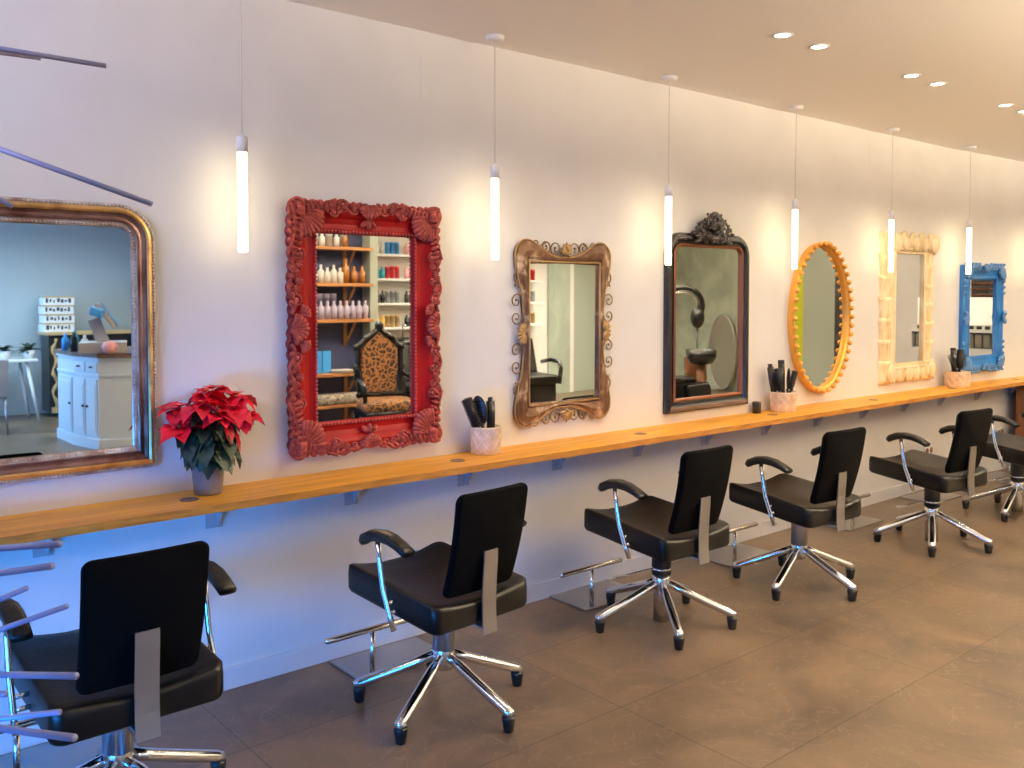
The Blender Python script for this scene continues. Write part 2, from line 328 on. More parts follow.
m_ = MB(); m_.box(9.86, 12.0, -7.15, -7.0, 0, CH); struct(m_.build('wall_hall', 'grey_green_paint'))
m_ = MB(); m_.box(9.86, 9.94, -7.0, -6.95, 0, CH); struct(m_.build('trim_6', 'wall_paint'))
# faint access panels high on the mirror wall
m_ = MB(); m_.box(2.336, 2.536, -0.003, 0, 2.406, 2.60); struct(m_.build('trim_7', 'wall_paint'))
m_ = MB(); m_.box(6.206, 6.38, -0.003, 0, 2.416, 2.60); struct(m_.build('trim_8', 'wall_paint'))

# ------------------------------------------------------------------ shelf
def boolean_cut(o, cutters):
    for c in cutters:
        md = o.modifiers.new('cut', 'BOOLEAN'); md.object = c; md.operation = 'DIFFERENCE'; md.solver = 'EXACT'
    dg = bpy.context.evaluated_depsgraph_get(); dg.update()
    me = bpy.data.meshes.new_from_object(o.evaluated_get(dg)); o.modifiers.clear(); o.data = me
    for c in cutters: bpy.data.objects.remove(c)
shelf_t = thing('wall_shelf', 'long orange oak shelf running along the mirror wall', 'shelf', (3, -0.15, 0.79))
m_ = MB()
N = 150; xs = [-1.0 + (10.6 + 1.0) * i / N for i in range(N + 1)]
V = []; 
for i, x in enumerate(xs):
    yb = wall_y(x) if x > 7.3 else 0.0; j = random.uniform(-0.0035, 0.0035)
    V += [(x - 3, yb + 0.15, 0.0125), (x - 3, -0.295 + j + 0.15, 0.0125), (x - 3, -0.297 + j * 0.4 + 0.15, -0.0155), (x - 3, yb + 0.15, -0.0155)]
Fs = []; Me = []
for i in range(N):
    a = i * 4; b_ = a + 4
    for k in range(4): Fs.append((a + k, a + (k + 1) % 4, b_ + (k + 1) % 4, b_ + k)); Me.append(1 if k == 1 else 0)
Fs += [(0, 3, 2, 1), (N * 4, N * 4 + 1, N * 4 + 2, N * 4 + 3)]; Me += [1, 1]
m_.add(V, Fs, 0, False); m_.M = Me
board = m_.build('board', ['oak', 'oak_edge'], shelf_t)
for k in range(-1, 8):
    c = MB(); c.lathe([(0.030, -0.011), (0.034, -0.0145), (0.034, -0.0155)], (1.215 + 1.207 * k - 3, -0.155 + 0.15, 0.03 - 0.002), 24)
    c.lathe([(0.033, 0), (0.033, 0.0021), (0.027, 0.0021), (0.026, 0.0006), (0.0, 0.0006)], (1.215 + 1.207 * k - 3, -0.155 + 0.15, 0.0125), 28)
    q = MB(); q.lathe([(0.034, 0), (0.034, 0.0016), (0.029, 0.0024), (0.027, 0.0008), (0.0, 0.0004)], (1.215 + 1.207 * k - 3, 0.0 - 0.005, 0.0125), 28)
    q.build('cable_grommet', 'counter_wood', shelf_t)
for k in range(-1, 14):
    x = 0.765 + 0.601 * k
    m_ = MB(); yb = wall_y(x)
    m_.box(x - 0.033, x + 0.033, yb - 0.004, yb, 0.645, 0.772)
    m_.box(x - 0.033, x + 0.033, yb - 0.10, yb - 0.004, 0.770, 0.774)
    m_.prism([(yb - 0.004, 0.65), (yb - 0.004, 0.772), (yb - 0.095, 0.772)], x + 0.010, x + 0.018, 'x')
    o = m_.build('bracket', 'galvanised', shelf_t); o.location = (-3, 0.15, -0.79)

# ------------------------------------------------------------------ pendants and downlights
def make_pendant(x):
    y = -0.145 + (wall_y(x) if x > 7 else 0)
    t = thing('pendant_light', 'x', 'pendant light', (x, y, CH), 0, 'pendant tube lights along the mirror wall')
    a = MB(); a.lathe([(0.0, -0.024), (0.03, -0.024), (0.042, -0.018), (0.044, 0)], (0, 0, 0), 24); a.build('ceiling_cap', 'white_plastic', t)
    a = MB(); a.cyl((0, 0, -0.02), (0, 0, -0.59), 0.0025, None, 6); a.build('cord', 'cord_white', t)
    a = MB(); a.lathe([(0.004, -0.575), (0.006, -0.583), (0.019, -0.588), (0.021, -0.592), (0.021, -0.645), (0.0, -0.645)], (0, 0, 0), 20); a.build('socket', 'white_plastic', t)
    a = MB(); a.lathe([(0.0175, -0.645), (0.0175, -1.014), (0.015, -1.017), (0.0, -1.017)], (0, 0, 0), 20); a.build('glow_tube', 'tube_glow', t)
    return t
pl = {0: 'slim white pendant tube hanging before the gold mirror, off to the left', 1: 'leftmost visible lit pendant tube, between gold mirror and red mirror', 2: 'lit pendant tube hanging between the red and the bronze scrolled mirror',
      3: 'lit pendant tube overlapping the left edge of the black crested mirror', 4: 'lit pendant tube hanging just left of the oval beaded mirror', 5: 'lit pendant tube hanging in front of the cream carved mirror',
      6: 'lit pendant tube hanging in front of the blue mirror', 7: 'lit pendant tube beyond the blue mirror at the far end'}
p0 = make_pendant(1.432 - 1.209)
for k in range(8):
    x = 1.432 + 1.212 * (k - 1) + (0.02 if k >= 6 else 0)
    t = p0 if k == 0 else copy_tree(p0)
    t.location = (x, -0.145 + wall_y(x), CH); t['label'] = pl[k]

def spot(parent, energy, col, size=2.1, blend=0.7):
    l_ = bpy.data.lights.new('spot_beam', 'SPOT'); l_.energy = energy; l_.color = col; l_.spot_size = size; l_.spot_blend = blend; l_.shadow_soft_size = 0.04
    o = bpy.data.objects.new('spot_beam', l_); COL.objects.link(o); o.parent = parent; o.location = (0, 0, -0.02)
    return o
dl = None; pairs = []
for k in range(0, 7):
    for dx in (0.0, 0.30): pairs.append((2.43 + 1.2 * k + dx, -1.0))
far = [(x, -4.0) for x in (1.0, 3.2, 5.4, 7.6, 9.8)]
ORD = ('first', 'second', 'third', 'fourth', 'fifth', 'sixth', 'seventh', 'eighth', 'ninth', 'tenth', 'eleventh', 'twelfth', 'thirteenth', 'fourteenth', 'fifteenth', 'sixteenth', 'seventeenth', 'eighteenth')
vl = {(0, 1): 'recessed ceiling downlight cut by the top edge, nearest the camera',
      (1, 0): 'left downlight of the nearest full ceiling pair', (1, 1): 'right downlight of the nearest full ceiling pair',
      (2, 0): 'left downlight of the middle ceiling pair', (2, 1): 'right downlight of the middle ceiling pair',
      (3, 0): 'left downlight of the farthest ceiling pair', (3, 1): 'right downlight of the farthest ceiling pair, at the image edge'}
for i, (x, y) in enumerate(pairs + far):
    if dl is None:
        dl = t = thing('downlight', 'x', 'downlight', (x, y, CH), 0, 'recessed ceiling downlights')
        a = MB(); a.lathe([(0.034, -0.001), (0.036, -0.004), (0.046, -0.005), (0.050, 0.0)], (0, 0, 0), 28, caps=False); a.build('trim_ring', 'white_plastic', t)
        a = MB(); a.lathe([(0.036, -0.0005), (0.035, -0.002), (0.0, -0.002)], (0, 0, 0), 28); a.build('lens', 'lens_glow', t)
        spot(t, SPOT, (1.0, 0.82, 0.60), 2.5, 0.9)
    else: t = copy_tree(dl); t.location = (x, y, CH)
    k, s_ = i // 2, i % 2
    if i < len(pairs): t['label'] = vl.get((k, s_), ORD[i] + ' recessed downlight in the row above the styling chairs, counted from the street')
    else: t['label'] = ORD[i - len(pairs)] + ' recessed downlight in the row down the middle of the salon ceiling'; t['group'] = 'downlights over the middle of the room'
    if (k, s_) not in vl and i < len(pairs): t['group'] = 'downlights above the chairs outside the frame'

# unseen uplights with housings, added behind the camera to brighten ceiling and wall
for i, x in enumerate((4.2, 6.9, 9.6)):
    t = thing('added_uplight', 'added hanging fill light over the middle of the salon, ' + ('first', 'second', 'third', 'fourth')[i] + ' from the street window', 'fill light', (x, -3.75, 2.22), 0, 'added fill lights over the middle of the salon')
    a = MB(); a.box(-1.1, 1.1, -0.10, 0.10, -0.06, 0.0, 0, 0.004); a.build('housing', 'white_plastic', t)
    for sx in (-0.9, 0.9): a = MB(); a.cyl((sx, 0, 0), (sx, 0, 0.50), 0.003, None, 6); a.build('hanger', 'cord_white', t)
    l_ = bpy.data.lights.new('uplight_fill', 'AREA'); l_.shape = 'RECTANGLE'; l_.size = 2.1; l_.size_y = 0.16; l_.energy = UP_FILL; l_.color = (1.0, 0.81, 0.57)
    o = bpy.data.objects.new('uplight_fill', l_); COL.objects.link(o); o.parent = t; o.location = (0, 0, 0.01); o.rotation_euler = (PI, 0, 0)

# ------------------------------------------------------------------ frame helpers (coordinates: x, z on the wall, o = distance out of the wall)
def rr_loop(x0, x1, z0, z1, d, rad, n=8):
    x0 += d; x1 -= d; z0 += d; z1 -= d; P = []
    for (cx, cz, a0), R in zip(((x0, z0, PI), (x1, z0, 1.5 * PI), (x1, z1, 0), (x0, z1, 0.5 * PI)), rad):
        r_ = max(R - d, 0.0004)
        sx = 1 if cx == x0 else -1; sz = 1 if cz == z0 else -1
        for i in range(n + 1): a = a0 + 0.5 * PI * i / n; P.append((cx + sx * r_ + r_ * math.cos(a), cz + sz * r_ + r_ * math.sin(a)))
    return P
def loops_to_mesh(mb, loops, mis, smooth=True, closed=True):
    n = len(loops[0]); V = []
    for (pts, o) in [(l_, None) if not isinstance(l_, tuple) else l_ for l_ in loops]:
        for (x, z) in pts: V.append((x, -o, z))
    n = len(loops[0][0])
    for i in range(len(loops) - 1):
        Fs = [(i * n + k, i * n + (k + 1) % n, (i + 1) * n + (k + 1) % n, (i + 1) * n + k) for k in range(n)]
        W_ = [V[j] for j in range(i * n, (i + 2) * n)]
        mb.add(W_, [tuple(q - i * n for q in f) for f in Fs], mis[i], smooth)
def rect_frame(mb, x0, x1, z0, z1, rad, prof, mis, smooth=False, n=8):
    loops_to_mesh(mb, [(rr_loop(x0, x1, z0, z1, d, rad, n), o) for d, o in prof], mis, smooth)
def along(P, step, closed=True):
    out = []; L = 0; n = len(P); tot = 0; seg = []
    for i in range(n if closed else n - 1):
        a = P[i]; b_ = P[(i + 1) % n]; d = math.dist(a, b_); seg.append((a, b_, d)); tot += d
    k = max(1, round(tot / step)); st = tot / k; pos = 0; acc = 0; i = 0
    for j in range(k):
        t = j * st
        while i < len(seg) - 1 and acc + seg[i][2] < t: acc += seg[i][2]; i += 1
        a, b_, d = seg[i]; f = (t - acc) / d if d > 0 else 0
        out.append((a[0] + (b_[0] - a[0]) * f, a[1] + (b_[1] - a[1]) * f, math.atan2(b_[1] - a[1], b_[0] - a[0])))
    return out
def beads(mb, P, step, r, o, mi=0, ro=None, seg=6, rings=4):
    for x, z, a in along(P, step): mb.ell((x, -o, z), (r, ro or r, r), None, mi, seg, rings)
def glass(parent, pts, o, name='mirror_glass'):
    mb = MB(); mb.prism(pts, -o, -o + 0.004, 'y'); return mb.build(name, 'mirror_silver', parent)
def spiral(mb, cx, cz, r0, a0, turns, o, rad, hand=1, end=0.18, mi=0, lead=None, n=22, seg=5, bulge=0.0):
    P = []; R = []
    if lead:
        for q in lead: P.append((q[0], -o, q[1])); R.append(rad)
    for i in range(n):
        f = i / (n - 1); a = a0 + hand * turns * 2 * PI * f; r_ = r0 * (1 - (1 - end) * f)
        P.append((cx + r_ * math.cos(a), -(o + bulge * f), cz + r_ * math.sin(a))); R.append(rad * (1 - 0.35 * f))
    mb.tube(P, R, seg, mi)
    mb.ell(P[-1], (rad * 1.5,) * 3, None, mi, 6, 4)
def shell(mb, cx, cz, ang, spread, R, n, o, mi=0, w=None):
    w = w or R * spread / n * 0.55
    for i in range(n):
        a = ang + spread * ((i + 0.5) / n - 0.5); rr_ = R * (1 - 0.12 * abs(2 * (i + 0.5) / n - 1))
        P = []; Rd = []
        for k in range(7):
            f = k / 6; P.append((cx + rr_ * f * math.cos(a), -(o + 0.018 * math.sin(f * PI * 0.75)), cz + rr_ * f * math.sin(a))); Rd.append(w * (0.28 + 0.85 * f) if k < 6 else w * 0.75)
        mb.tube(P, Rd, 6, mi)
def petal(mb, cx, cz, a, L, wd, o, mi=0, th=0.01, lift=0.012):
    R = Matrix(((math.cos(a), 0, -math.sin(a)), (0, 1, 0), (math.sin(a), 0, math.cos(a))))
    mb.ell((cx + L / 2 * math.cos(a), -(o + lift / 2), cz + L / 2 * math.sin(a)), (L / 2, th, wd / 2), R, mi, 8, 6)
def rosette(mb, cx, cz, r, o, n=6, mi=0):
    for i in range(n): petal(mb, cx, cz, 2 * PI * i / n + 0.3, r, r * 0.75, o, mi, 0.006)
    mb.ell((cx, -(o + 0.008), cz), (r * 0.3,) * 3, None, mi, 8, 5)
def acanthus(mb, cx, cz, a, L, wd, o, mi=0, n=4, hand=1):
    """a curled leaf: spine with side lobes"""
    P = []; 
    for k in range(8):
        f = k / 7; aa = a + hand * 0.9 * f * f
        P.append((cx + L * f * math.cos(aa), -(o + 0.014 * math.sin(PI * f)), cz + L * f * math.sin(aa)))
    mb.tube(P, [wd * 0.22 * (1 - 0.6 * k / 7) + 0.001 for k in range(8)], 6, mi)
    for k in range(1, n + 1):
        f = k / (n + 0.5); q = P[min(7, int(f * 7))]; aa = a + hand * 0.9 * f * f
        for s_ in (-1, 1): petal(mb, q[0], q[2], aa + s_ * 0.85, wd * (1.05 - 0.55 * f), wd * 0.42, -q[1] - 0.004, mi, 0.006, 0.004)
def frame_thing(name, label, x, z, rotz=0.0, y=0.0): return thing(name, label, 'mirror', (x, y, z), rotz)
def localise(t, mb):  # meshes are written in wall coordinates; shift them to the thing's origin
    dx, dz = t.location.x, t.location.z
    mb.V = [(v[0] - dx, v[1], v[2] - dz) for v in mb.V]; return mb

# ---- 1 gold louis philippe mirror
t = frame_thing('wall_mirror', 'large gold and silver leaf mirror with rounded top corners, far left', 0.55, 0.9)
x0, x1, z0, z1 = 0.02, 1.150, 0.912, 1.868; rad = (0.002, 0.002, 0.135, 0.135)
m_ = MB(); rect_frame(m_, x0, x1, z0, z1, rad, [(d_ * 0.91, o_) for d_, o_ in [(0, 0), (0, 0.018), (0.004, 0.022), (0.014, 0.022), (0.016, 0.030), (0.022, 0.036), (0.030, 0.038), (0.038, 0.034), (0.041, 0.027), (0.052, 0.022), (0.062, 0.024), (0.069, 0.030), (0.073, 0.028), (0.076, 0.022), (0.090, 0.018), (0.094, 0.010)]],
    [2, 2, 2, 0, 0, 0, 0, 1, 1, 1, 1, 1, 2, 2, 2], True, 12)
beads(m_, rr_loop(x0, x1, z0, z1, 0.008, rad, 12), 0.0125, 0.0052, 0.023, 2)
beads(m_, rr_loop(x0, x1, z0, z1, 0.0755, rad, 12), 0.0125, 0.0048, 0.020, 2)
localise(t, m_).build('frame', ['gold_leaf', 'bronze_umber', 'silver_leaf'], t)
g = MB(); g.prism(rr_loop(x0, x1, z0, z1, 0.084, rad, 12), -0.011, -0.007, 'y'); localise(t, g).build('mirror_glass', 'mirror_silver', t)

# ---- 2 red baroque mirror
t = frame_thing('wall_mirror', 'ornate red lacquered mirror with carved shells and scrolls', 2.055, 0.87)
X0, X1, Z0, Z1 = 1.688, 2.386, 0.900, 1.910
m_ = MB(); rect_frame(m_, X0, X1, Z0, Z1, (0.001,) * 4, [(d_ * 1.19, o_) for d_, o_ in [(0, 0), (0.0, 0.03), (0.008, 0.042), (0.022, 0.046), (0.034, 0.040), (0.044, 0.030), (0.062, 0.024), (0.076, 0.026), (0.084, 0.032), (0.090, 0.030), (0.094, 0.020), (0.097, 0.012)]], [0] * 11, True, 2)
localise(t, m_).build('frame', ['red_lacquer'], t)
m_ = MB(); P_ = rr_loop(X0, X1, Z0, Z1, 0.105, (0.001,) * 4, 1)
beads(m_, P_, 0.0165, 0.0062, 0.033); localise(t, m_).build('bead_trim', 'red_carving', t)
m_ = MB()
def wavy(g0, amp):   # scalloped backing that carries the carving
    out = []
    L_ = rr_loop(X0 - g0, X1 + g0, Z0 - g0, Z1 + g0, 0, (0.02,) * 4, 3); per = sum(math.dist(p_, q_) for p_, q_ in zip(L_, L_[1:] + L_[:1]))
    for k, (x, z, a_) in enumerate(along(L_, per / 560.0)):
        w_ = amp * (abs(math.sin(k * 0.42)) + 0.5 * math.sin(k * 0.17)); out.append((x + w_ * math.sin(a_), z - w_ * math.cos(a_)))
    return out
loops_to_mesh(m_, [(wavy(0.006, 0.008), 0.0), (wavy(0.010, 0.008), 0.020), (wavy(0.004, 0.007), 0.034), (wavy(-0.012, 0.003), 0.040), (wavy(-0.030, 0.0), 0.036)], [0] * 4, True)
for cx, cz, sx, sz in ((X0, Z1, 1, -1), (X1, Z1, -1, -1), (X1, Z0, -1, 1), (X0, Z0, 1, 1)):
    a = math.atan2(sz, sx)
    shell(m_, cx + sx * 0.022, cz + sz * 0.022, a, 1.55, 0.125, 9, 0.036, 0)
    m_.tube([(cx + sx * 0.016 + 0.034 * math.cos(b_), -0.046, cz + sz * 0.016 + 0.034 * math.sin(b_)) for b_ in [a + PI * 0.5 + k * 0.35 for k in range(10)]], 0.010, 6)
    m_.ell((cx + sx * 0.026, -0.062, cz + sz * 0.026), (0.020, 0.012, 0.020))
    spiral(m_, cx + sx * 0.015, cz + sz * 0.012, 0.034, a + PI, 1.2, 0.055, 0.0085, sx * sz)
    # feathered c-scrolls running along both outer edges
    for k in range(8):
        f = k / 7
        px = cx + sx * (0.03 + 0.145 * f); L = 0.066 * (1 - 0.35 * f)
        petal(m_, px, cz - sz * 0.012, a + sx * sz * 0.55 - (0.25 * sx * sz) * f, L, 0.017, 0.046, 0, 0.010)
        pz = cz + sz * (0.03 + 0.165 * f)
        petal(m_, cx - sx * 0.012, pz, a - sx * sz * 0.55 + (0.25 * sx * sz) * f, L, 0.017, 0.046, 0, 0.010)
    m_.tube([(cx + sx * (0.0 + 0.19 * f), -0.05, cz - sz * (0.016 - 0.022 * math.sin(f * PI * 1.1 + 0.2))) for f in [k / 9 for k in range(10)]], [0.010 - 0.0035 * k / 9 for k in range(10)], 6)
    m_.tube([(cx - sx * (0.016 - 0.022 * math.sin(f * PI * 1.1 + 0.2)), -0.05, cz + sz * (0.0 + 0.21 * f)) for f in [k / 9 for k in range(10)]], [0.010 - 0.0035 * k / 9 for k in range(10)], 6)
    spiral(m_, cx + sx * 0.185, cz + sz * 0.026, 0.022, a + 2.2 * sx * sz, 1.1, 0.05, 0.006, -sx * sz)
    spiral(m_, cx + sx * 0.026, cz + sz * 0.205, 0.022, a - 2.2 * sx * sz, 1.1, 0.05, 0.006, sx * sz)
    for k in range(5): m_.ell((cx - sx * 0.010, -0.04, cz + sz * (0.01 + 0.036 * k)), (0.012, 0.012, 0.020), Rm('Y', sx * sz * 0.5))
    for k in range(5): m_.ell((cx + sx * (0.01 + 0.036 * k), -0.04, cz - sz * 0.010), (0.020, 0.012, 0.012), Rm('Y', sx * sz * 0.4))
cxm = (X0 + X1) / 2; czm = (Z0 + Z1) / 2
for cz, s_ in ((Z1, -1), (Z0, 1)):   # centre palmettes top and bottom
    shell(m_, cxm, cz - s_ * 0.012, s_ * PI / 2, 2.6, 0.062, 9, 0.044)
    petal(m_, cxm, cz + s_ * 0.052, s_ * PI / 2 + 0.9, 0.05, 0.022, 0.035); petal(m_, cxm, cz + s_ * 0.052, s_ * PI / 2 - 0.9, 0.05, 0.022, 0.035); petal(m_, cxm, cz + s_ * 0.048, s_ * PI / 2, 0.045, 0.022, 0.037)
    for e_ in (-1, 1):
        spiral(m_, cxm + e_ * 0.072, cz + s_ * 0.006, 0.026, PI / 2 * s_ + e_, 1.2, 0.048, 0.007, e_ * s_)
        for k, fx in enumerate((0.115, 0.145, 0.17)): rosette(m_, cxm + e_ * fx, cz + s_ * (0.018 if k % 2 else 0.006), 0.019, 0.042)
        m_.tube([(cxm + e_ * (0.05 + 0.15 * f), -0.046, cz - s_ * (0.012 - 0.012 * math.sin(f * 9))) for f in [k / 12 for k in range(13)]], 0.0085, 6)
        for k in range(5): petal(m_, cxm + e_ * (0.06 + 0.03 * k), cz - s_ * 0.002, -s_ * PI / 2 + e_ * 0.9, 0.03, 0.02, 0.04)
for cx, s_ in ((X0, 1), (X1, -1)):   # side ornaments
    shell(m_, cx - s_ * 0.012, czm, 0 if s_ > 0 else PI, 2.8, 0.070, 9, 0.042)
    for e_ in (-1, 1):
        shell(m_, cx + s_ * 0.02, czm + e_ * 0.055, (0 if s_ > 0 else PI) + s_ * e_ * 0.6, 1.6, 0.050, 6, 0.042)
        spiral(m_, cx + s_ * 0.006, czm + e_ * 0.115, 0.026, e_ * PI / 2, 1.2, 0.046, 0.007, -e_ * s_)
        for k in range(5): rosette(m_, cx + s_ * (0.022 if k % 2 else 0.006), czm + e_ * (0.16 + 0.034 * k), 0.019, 0.042)
        m_.tube([(cx - s_ * (0.010 - 0.012 * math.sin(f * 12)), -0.044, czm + e_ * (0.06 + 0.27 * f)) for f in [k / 18 for k in range(19)]], 0.0085, 6)
        for k in range(7): petal(m_, cx + s_ * 0.004, czm + e_ * (0.09 + 0.036 * k), (PI if s_ > 0 else 0) + e_ * s_ * -0.8, 0.034, 0.022, 0.038)
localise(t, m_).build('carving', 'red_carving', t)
g = MB(); g.prism(rr_loop(X0, X1, Z0, Z1, 0.114, (0.001,) * 4, 1), -0.013, -0.009, 'y'); localise(t, g).build('mirror_glass', 'mirror_silver', t)

# ---- 3 bronze mirror with waisted frame and wire scrolls
t = frame_thing('wall_mirror', 'antique bronze mirror with flared corners and curling wire scrolls', 3.2, 0.89)
gx0, gx1, gz0, gz1 = 2.965, 3.440, 1.0, 1.70
hx, hz = (gx1 - gx0) / 2, (gz1 - gz0) / 2; ccx, ccz = (gx0 + gx1) / 2, (gz0 + gz1) / 2
QO = [(0.0, hz + 0.030), (0.06, hz + 0.032), (0.12, hz + 0.050), (0.18, hz + 0.083), (0.235, hz + 0.108), (0.285, hz + 0.104), (0.322, hz + 0.066), (0.328, hz + 0.010), (0.312, hz - 0.070), (0.290, hz - 0.15), (0.276, hz - 0.25), (0.272, 0.0)]
QI = [(0.0, hz), (0.05, hz), (0.10, hz), (0.15, hz), (0.20, hz), (hx, hz), (hx, hz - 0.0005), (hx, hz - 0.05), (hx, hz - 0.11), (hx, hz - 0.17), (hx, hz - 0.26), (hx, 0.0)]
def catmull(Q, sub=5):
    full = [(-Q[1][0], Q[1][1])] + Q + [(Q[-2][0], -Q[-2][1])]; out = []
    for i in range(1, len(full) - 2):
        p0_, p1_, p2_, p3_ = full[i - 1], full[i], full[i + 1], full[i + 2]
        for k in range(sub):
            t_ = k / sub; out.append(tuple(0.5 * (2 * p1_[c] + (p2_[c] - p0_[c]) * t_ + (2 * p0_[c] - 5 * p1_[c] + 4 * p2_[c] - p3_[c]) * t_ ** 2 + (3 * p1_[c] - p0_[c] - 3 * p2_[c] + p3_[c]) * t_ ** 3) for c in (0, 1)))
    return out
def linsub(Q, sub=5): return [(Q[i][0] + (Q[i + 1][0] - Q[i][0]) * k / sub, Q[i][1] + (Q[i + 1][1] - Q[i][1]) * k / sub) for i in range(len(Q) - 1) for k in range(sub)]
def four(q, last):
    A = q; B = [last] + [(x, -z) for x, z in reversed(q)][:-1] ; B = [(x, z) for x, z in B]
    half = A + B + [(0.0, -q[0][1])]
    left = [(-x, z) for x, z in reversed(half[1:-1])]
    return [(ccx + x, ccz + z) for x, z in half + left]
outer = four(catmull(QO), (0.272, 0.0)); inner = four(linsub(QI), (hx, 0.0))
def lerp_loop(f): return [(i[0] + (o_[0] - i[0]) * f, i[1] + (o_[1] - i[1]) * f) for i, o_ in zip(inner, outer)]
m_ = MB(); loops_to_mesh(m_, [(lerp_loop(1.0), 0.0), (lerp_loop(1.0), 0.016), (lerp_loop(0.95), 0.024), (lerp_loop(0.85), 0.024), (lerp_loop(0.55), 0.034), (lerp_loop(0.28), 0.030), (lerp_loop(0.16), 0.020), (lerp_loop(0.05), 0.024), (lerp_loop(0.0), 0.020), (lerp_loop(-0.06), 0.008)], [0] * 9, True)
localise(t, m_).build('frame', 'antique_bronze', t)
m_ = MB(); m_.tube([(x, -0.020, z) for x, z in lerp_loop(1.03)], 0.0045, 6, closed=True)
m_.tube([(x, -0.027, z) for x, z in rr_loop(gx0 - 0.008, gx1 + 0.008, gz0 - 0.008, gz1 + 0.008, 0, (0.001,) * 4, 1)], 0.005, 6, closed=True)
localise(t, m_).build('rim', 'gilt_leaf', t)
cxm = (gx0 + gx1) / 2; czm = (gz0 + gz1) / 2; wr = 0.0042
for cz, s_ in ((gz1 + 0.03, 1), (gz0 - 0.03, -1)):
    m_ = MB(); lf = MB(); m_.tube([(cxm + 0.20 * (f - 0.5) * 2, -0.020, cz + s_ * (0.004 + 0.052 * abs(2 * f - 1) ** 1.6)) for f in [k / 20 for k in range(21)]], wr, 6)
    for e_ in (-1, 1):
        spiral(m_, cxm + e_ * 0.062, cz + s_ * 0.044, 0.042, -s_ * PI / 2, 1.35, 0.02, wr, e_ * s_)
        spiral(m_, cxm + e_ * 0.028, cz + s_ * 0.030, 0.026, -s_ * PI / 2, 1.2, 0.026, wr, -e_ * s_)
        spiral(m_, cxm + e_ * 0.134, cz + s_ * 0.052, 0.036, -s_ * PI / 2, 1.35, 0.02, wr, -e_ * s_, lead=[(cxm + e_ * 0.05, cz - s_ * 0.0)])
        spiral(m_, cxm + e_ * 0.195, cz + s_ * 0.066, 0.022, -s_ * PI / 2, 1.2, 0.02, wr, e_ * s_, lead=[(cxm + e_ * 0.10, cz + s_ * 0.006)])
        m_.tube([(cxm + e_ * (0.13 + 0.11 * f), -0.018, cz + s_ * (0.072 - 0.02 * math.sin(f * PI))) for f in [k / 8 for k in range(9)]], wr, 5)
    for i in range(7): petal(lf, cxm, cz + s_ * 0.02, s_ * PI / 2 + (i - 3) * 0.42, 0.062 - 0.006 * abs(i - 3), 0.020, 0.028)
    lf.ell((cxm, -0.035, cz + s_ * 0.018), (0.012,) * 3)
    localise(t, m_).build('wire_scroll', 'bronze_wire', t); localise(t, lf).build('leaf_ornament', 'gilt_leaf', t)
for cx, s_ in ((gx0 - 0.034, -1), (gx1 + 0.034, 1)):
    m_ = MB(); lf = MB(); m_.tube([(cx + s_ * (0.004 + 0.034 * abs(2 * f - 1) ** 2.2), -0.020, czm + 0.34 * (2 * f - 1)) for f in [k / 20 for k in range(21)]], wr, 6)
    for e_ in (-1, 1):
        for zc, r_, h_ in ((0.080, 0.038, 1), (0.160, 0.040, -1)):
            spiral(m_, cx + s_ * 0.050, czm + e_ * zc, r_, PI if s_ > 0 else 0, 1.3, 0.018, wr, e_ * s_ * h_)
        spiral(m_, cx + s_ * 0.040, czm + e_ * 0.250, 0.018, PI if s_ > 0 else 0, 1.2, 0.018, wr, -e_ * s_)
        m_.tube([(cx + s_ * (0.004 + 0.062 * math.sin(f * PI * 0.9) ** 2), -0.018, czm + e_ * (0.19 + 0.16 * f)) for f in [k / 10 for k in range(11)]], wr, 5)
        m_.tube([(cx + s_ * (0.0 + 0.060 * f), -0.018, czm + e_ * (0.335 - 0.10 * f)) for f in [k / 6 for k in range(7)]], wr, 5)
    for i in range(7): petal(lf, cx + s_ * 0.004, czm, (0 if s_ > 0 else PI) + (i - 3) * 0.5, 0.056, 0.02, 0.024)
    for e_ in (-1, 1): rosette(lf, cx + s_ * 0.022, czm + e_ * 0.032, 0.022, 0.026)
    localise(t, m_).build('wire_scroll', 'bronze_wire', t); localise(t, lf).build('leaf_ornament', 'gilt_leaf', t)
g = MB(); g.prism(rr_loop(gx0 - 0.002, gx1 + 0.002, gz0 - 0.002, gz1 + 0.002, 0, (0.001,) * 4, 1), -0.012, -0.008, 'y'); localise(t, g).build('mirror_glass', 'mirror_silver', t)

# ---- 4 black mirror with crest
t = frame_thing('wall_mirror', 'black lacquered mirror with a carved crest on top', 4.345, 0.87)
x0, x1, z0, z1 = 3.988, 4.762, 0.862, 1.898; rad = (0.002, 0.002, 0.125, 0.125)
m_ = MB(); rect_frame(m_, x0, x1, z0, z1, rad, [(0, 0), (0, 0.022), (0.006, 0.030), (0.018, 0.034), (0.032, 0.034), (0.044, 0.028), (0.048, 0.020), (0.060, 0.018), (0.062, 0.024)], [0] * 8, True, 10)
m_.V = m_.V; 
rect_frame(m_, x0, x1, z0, z1, rad, [(0.062, 0.024), (0.066, 0.029), (0.074, 0.029), (0.080, 0.022), (0.082, 0.010)], [1, 1, 1, 1], True, 10)
beads(m_, rr_loop(x0, x1, z0, z1, 0.070, rad, 10), 0.011, 0.0042, 0.030, 1)
m_.box(x0 + 0.03, x1 - 0.03, -0.037, -0.02, z0 + 0.010, z0 + 0.032, 2, 0.003)
localise(t, m_).build('frame', ['ebony_lacquer', 'copper_gilt', 'counter_wood'], t)
m_ = MB(); cx = 4.375; cz = 1.80
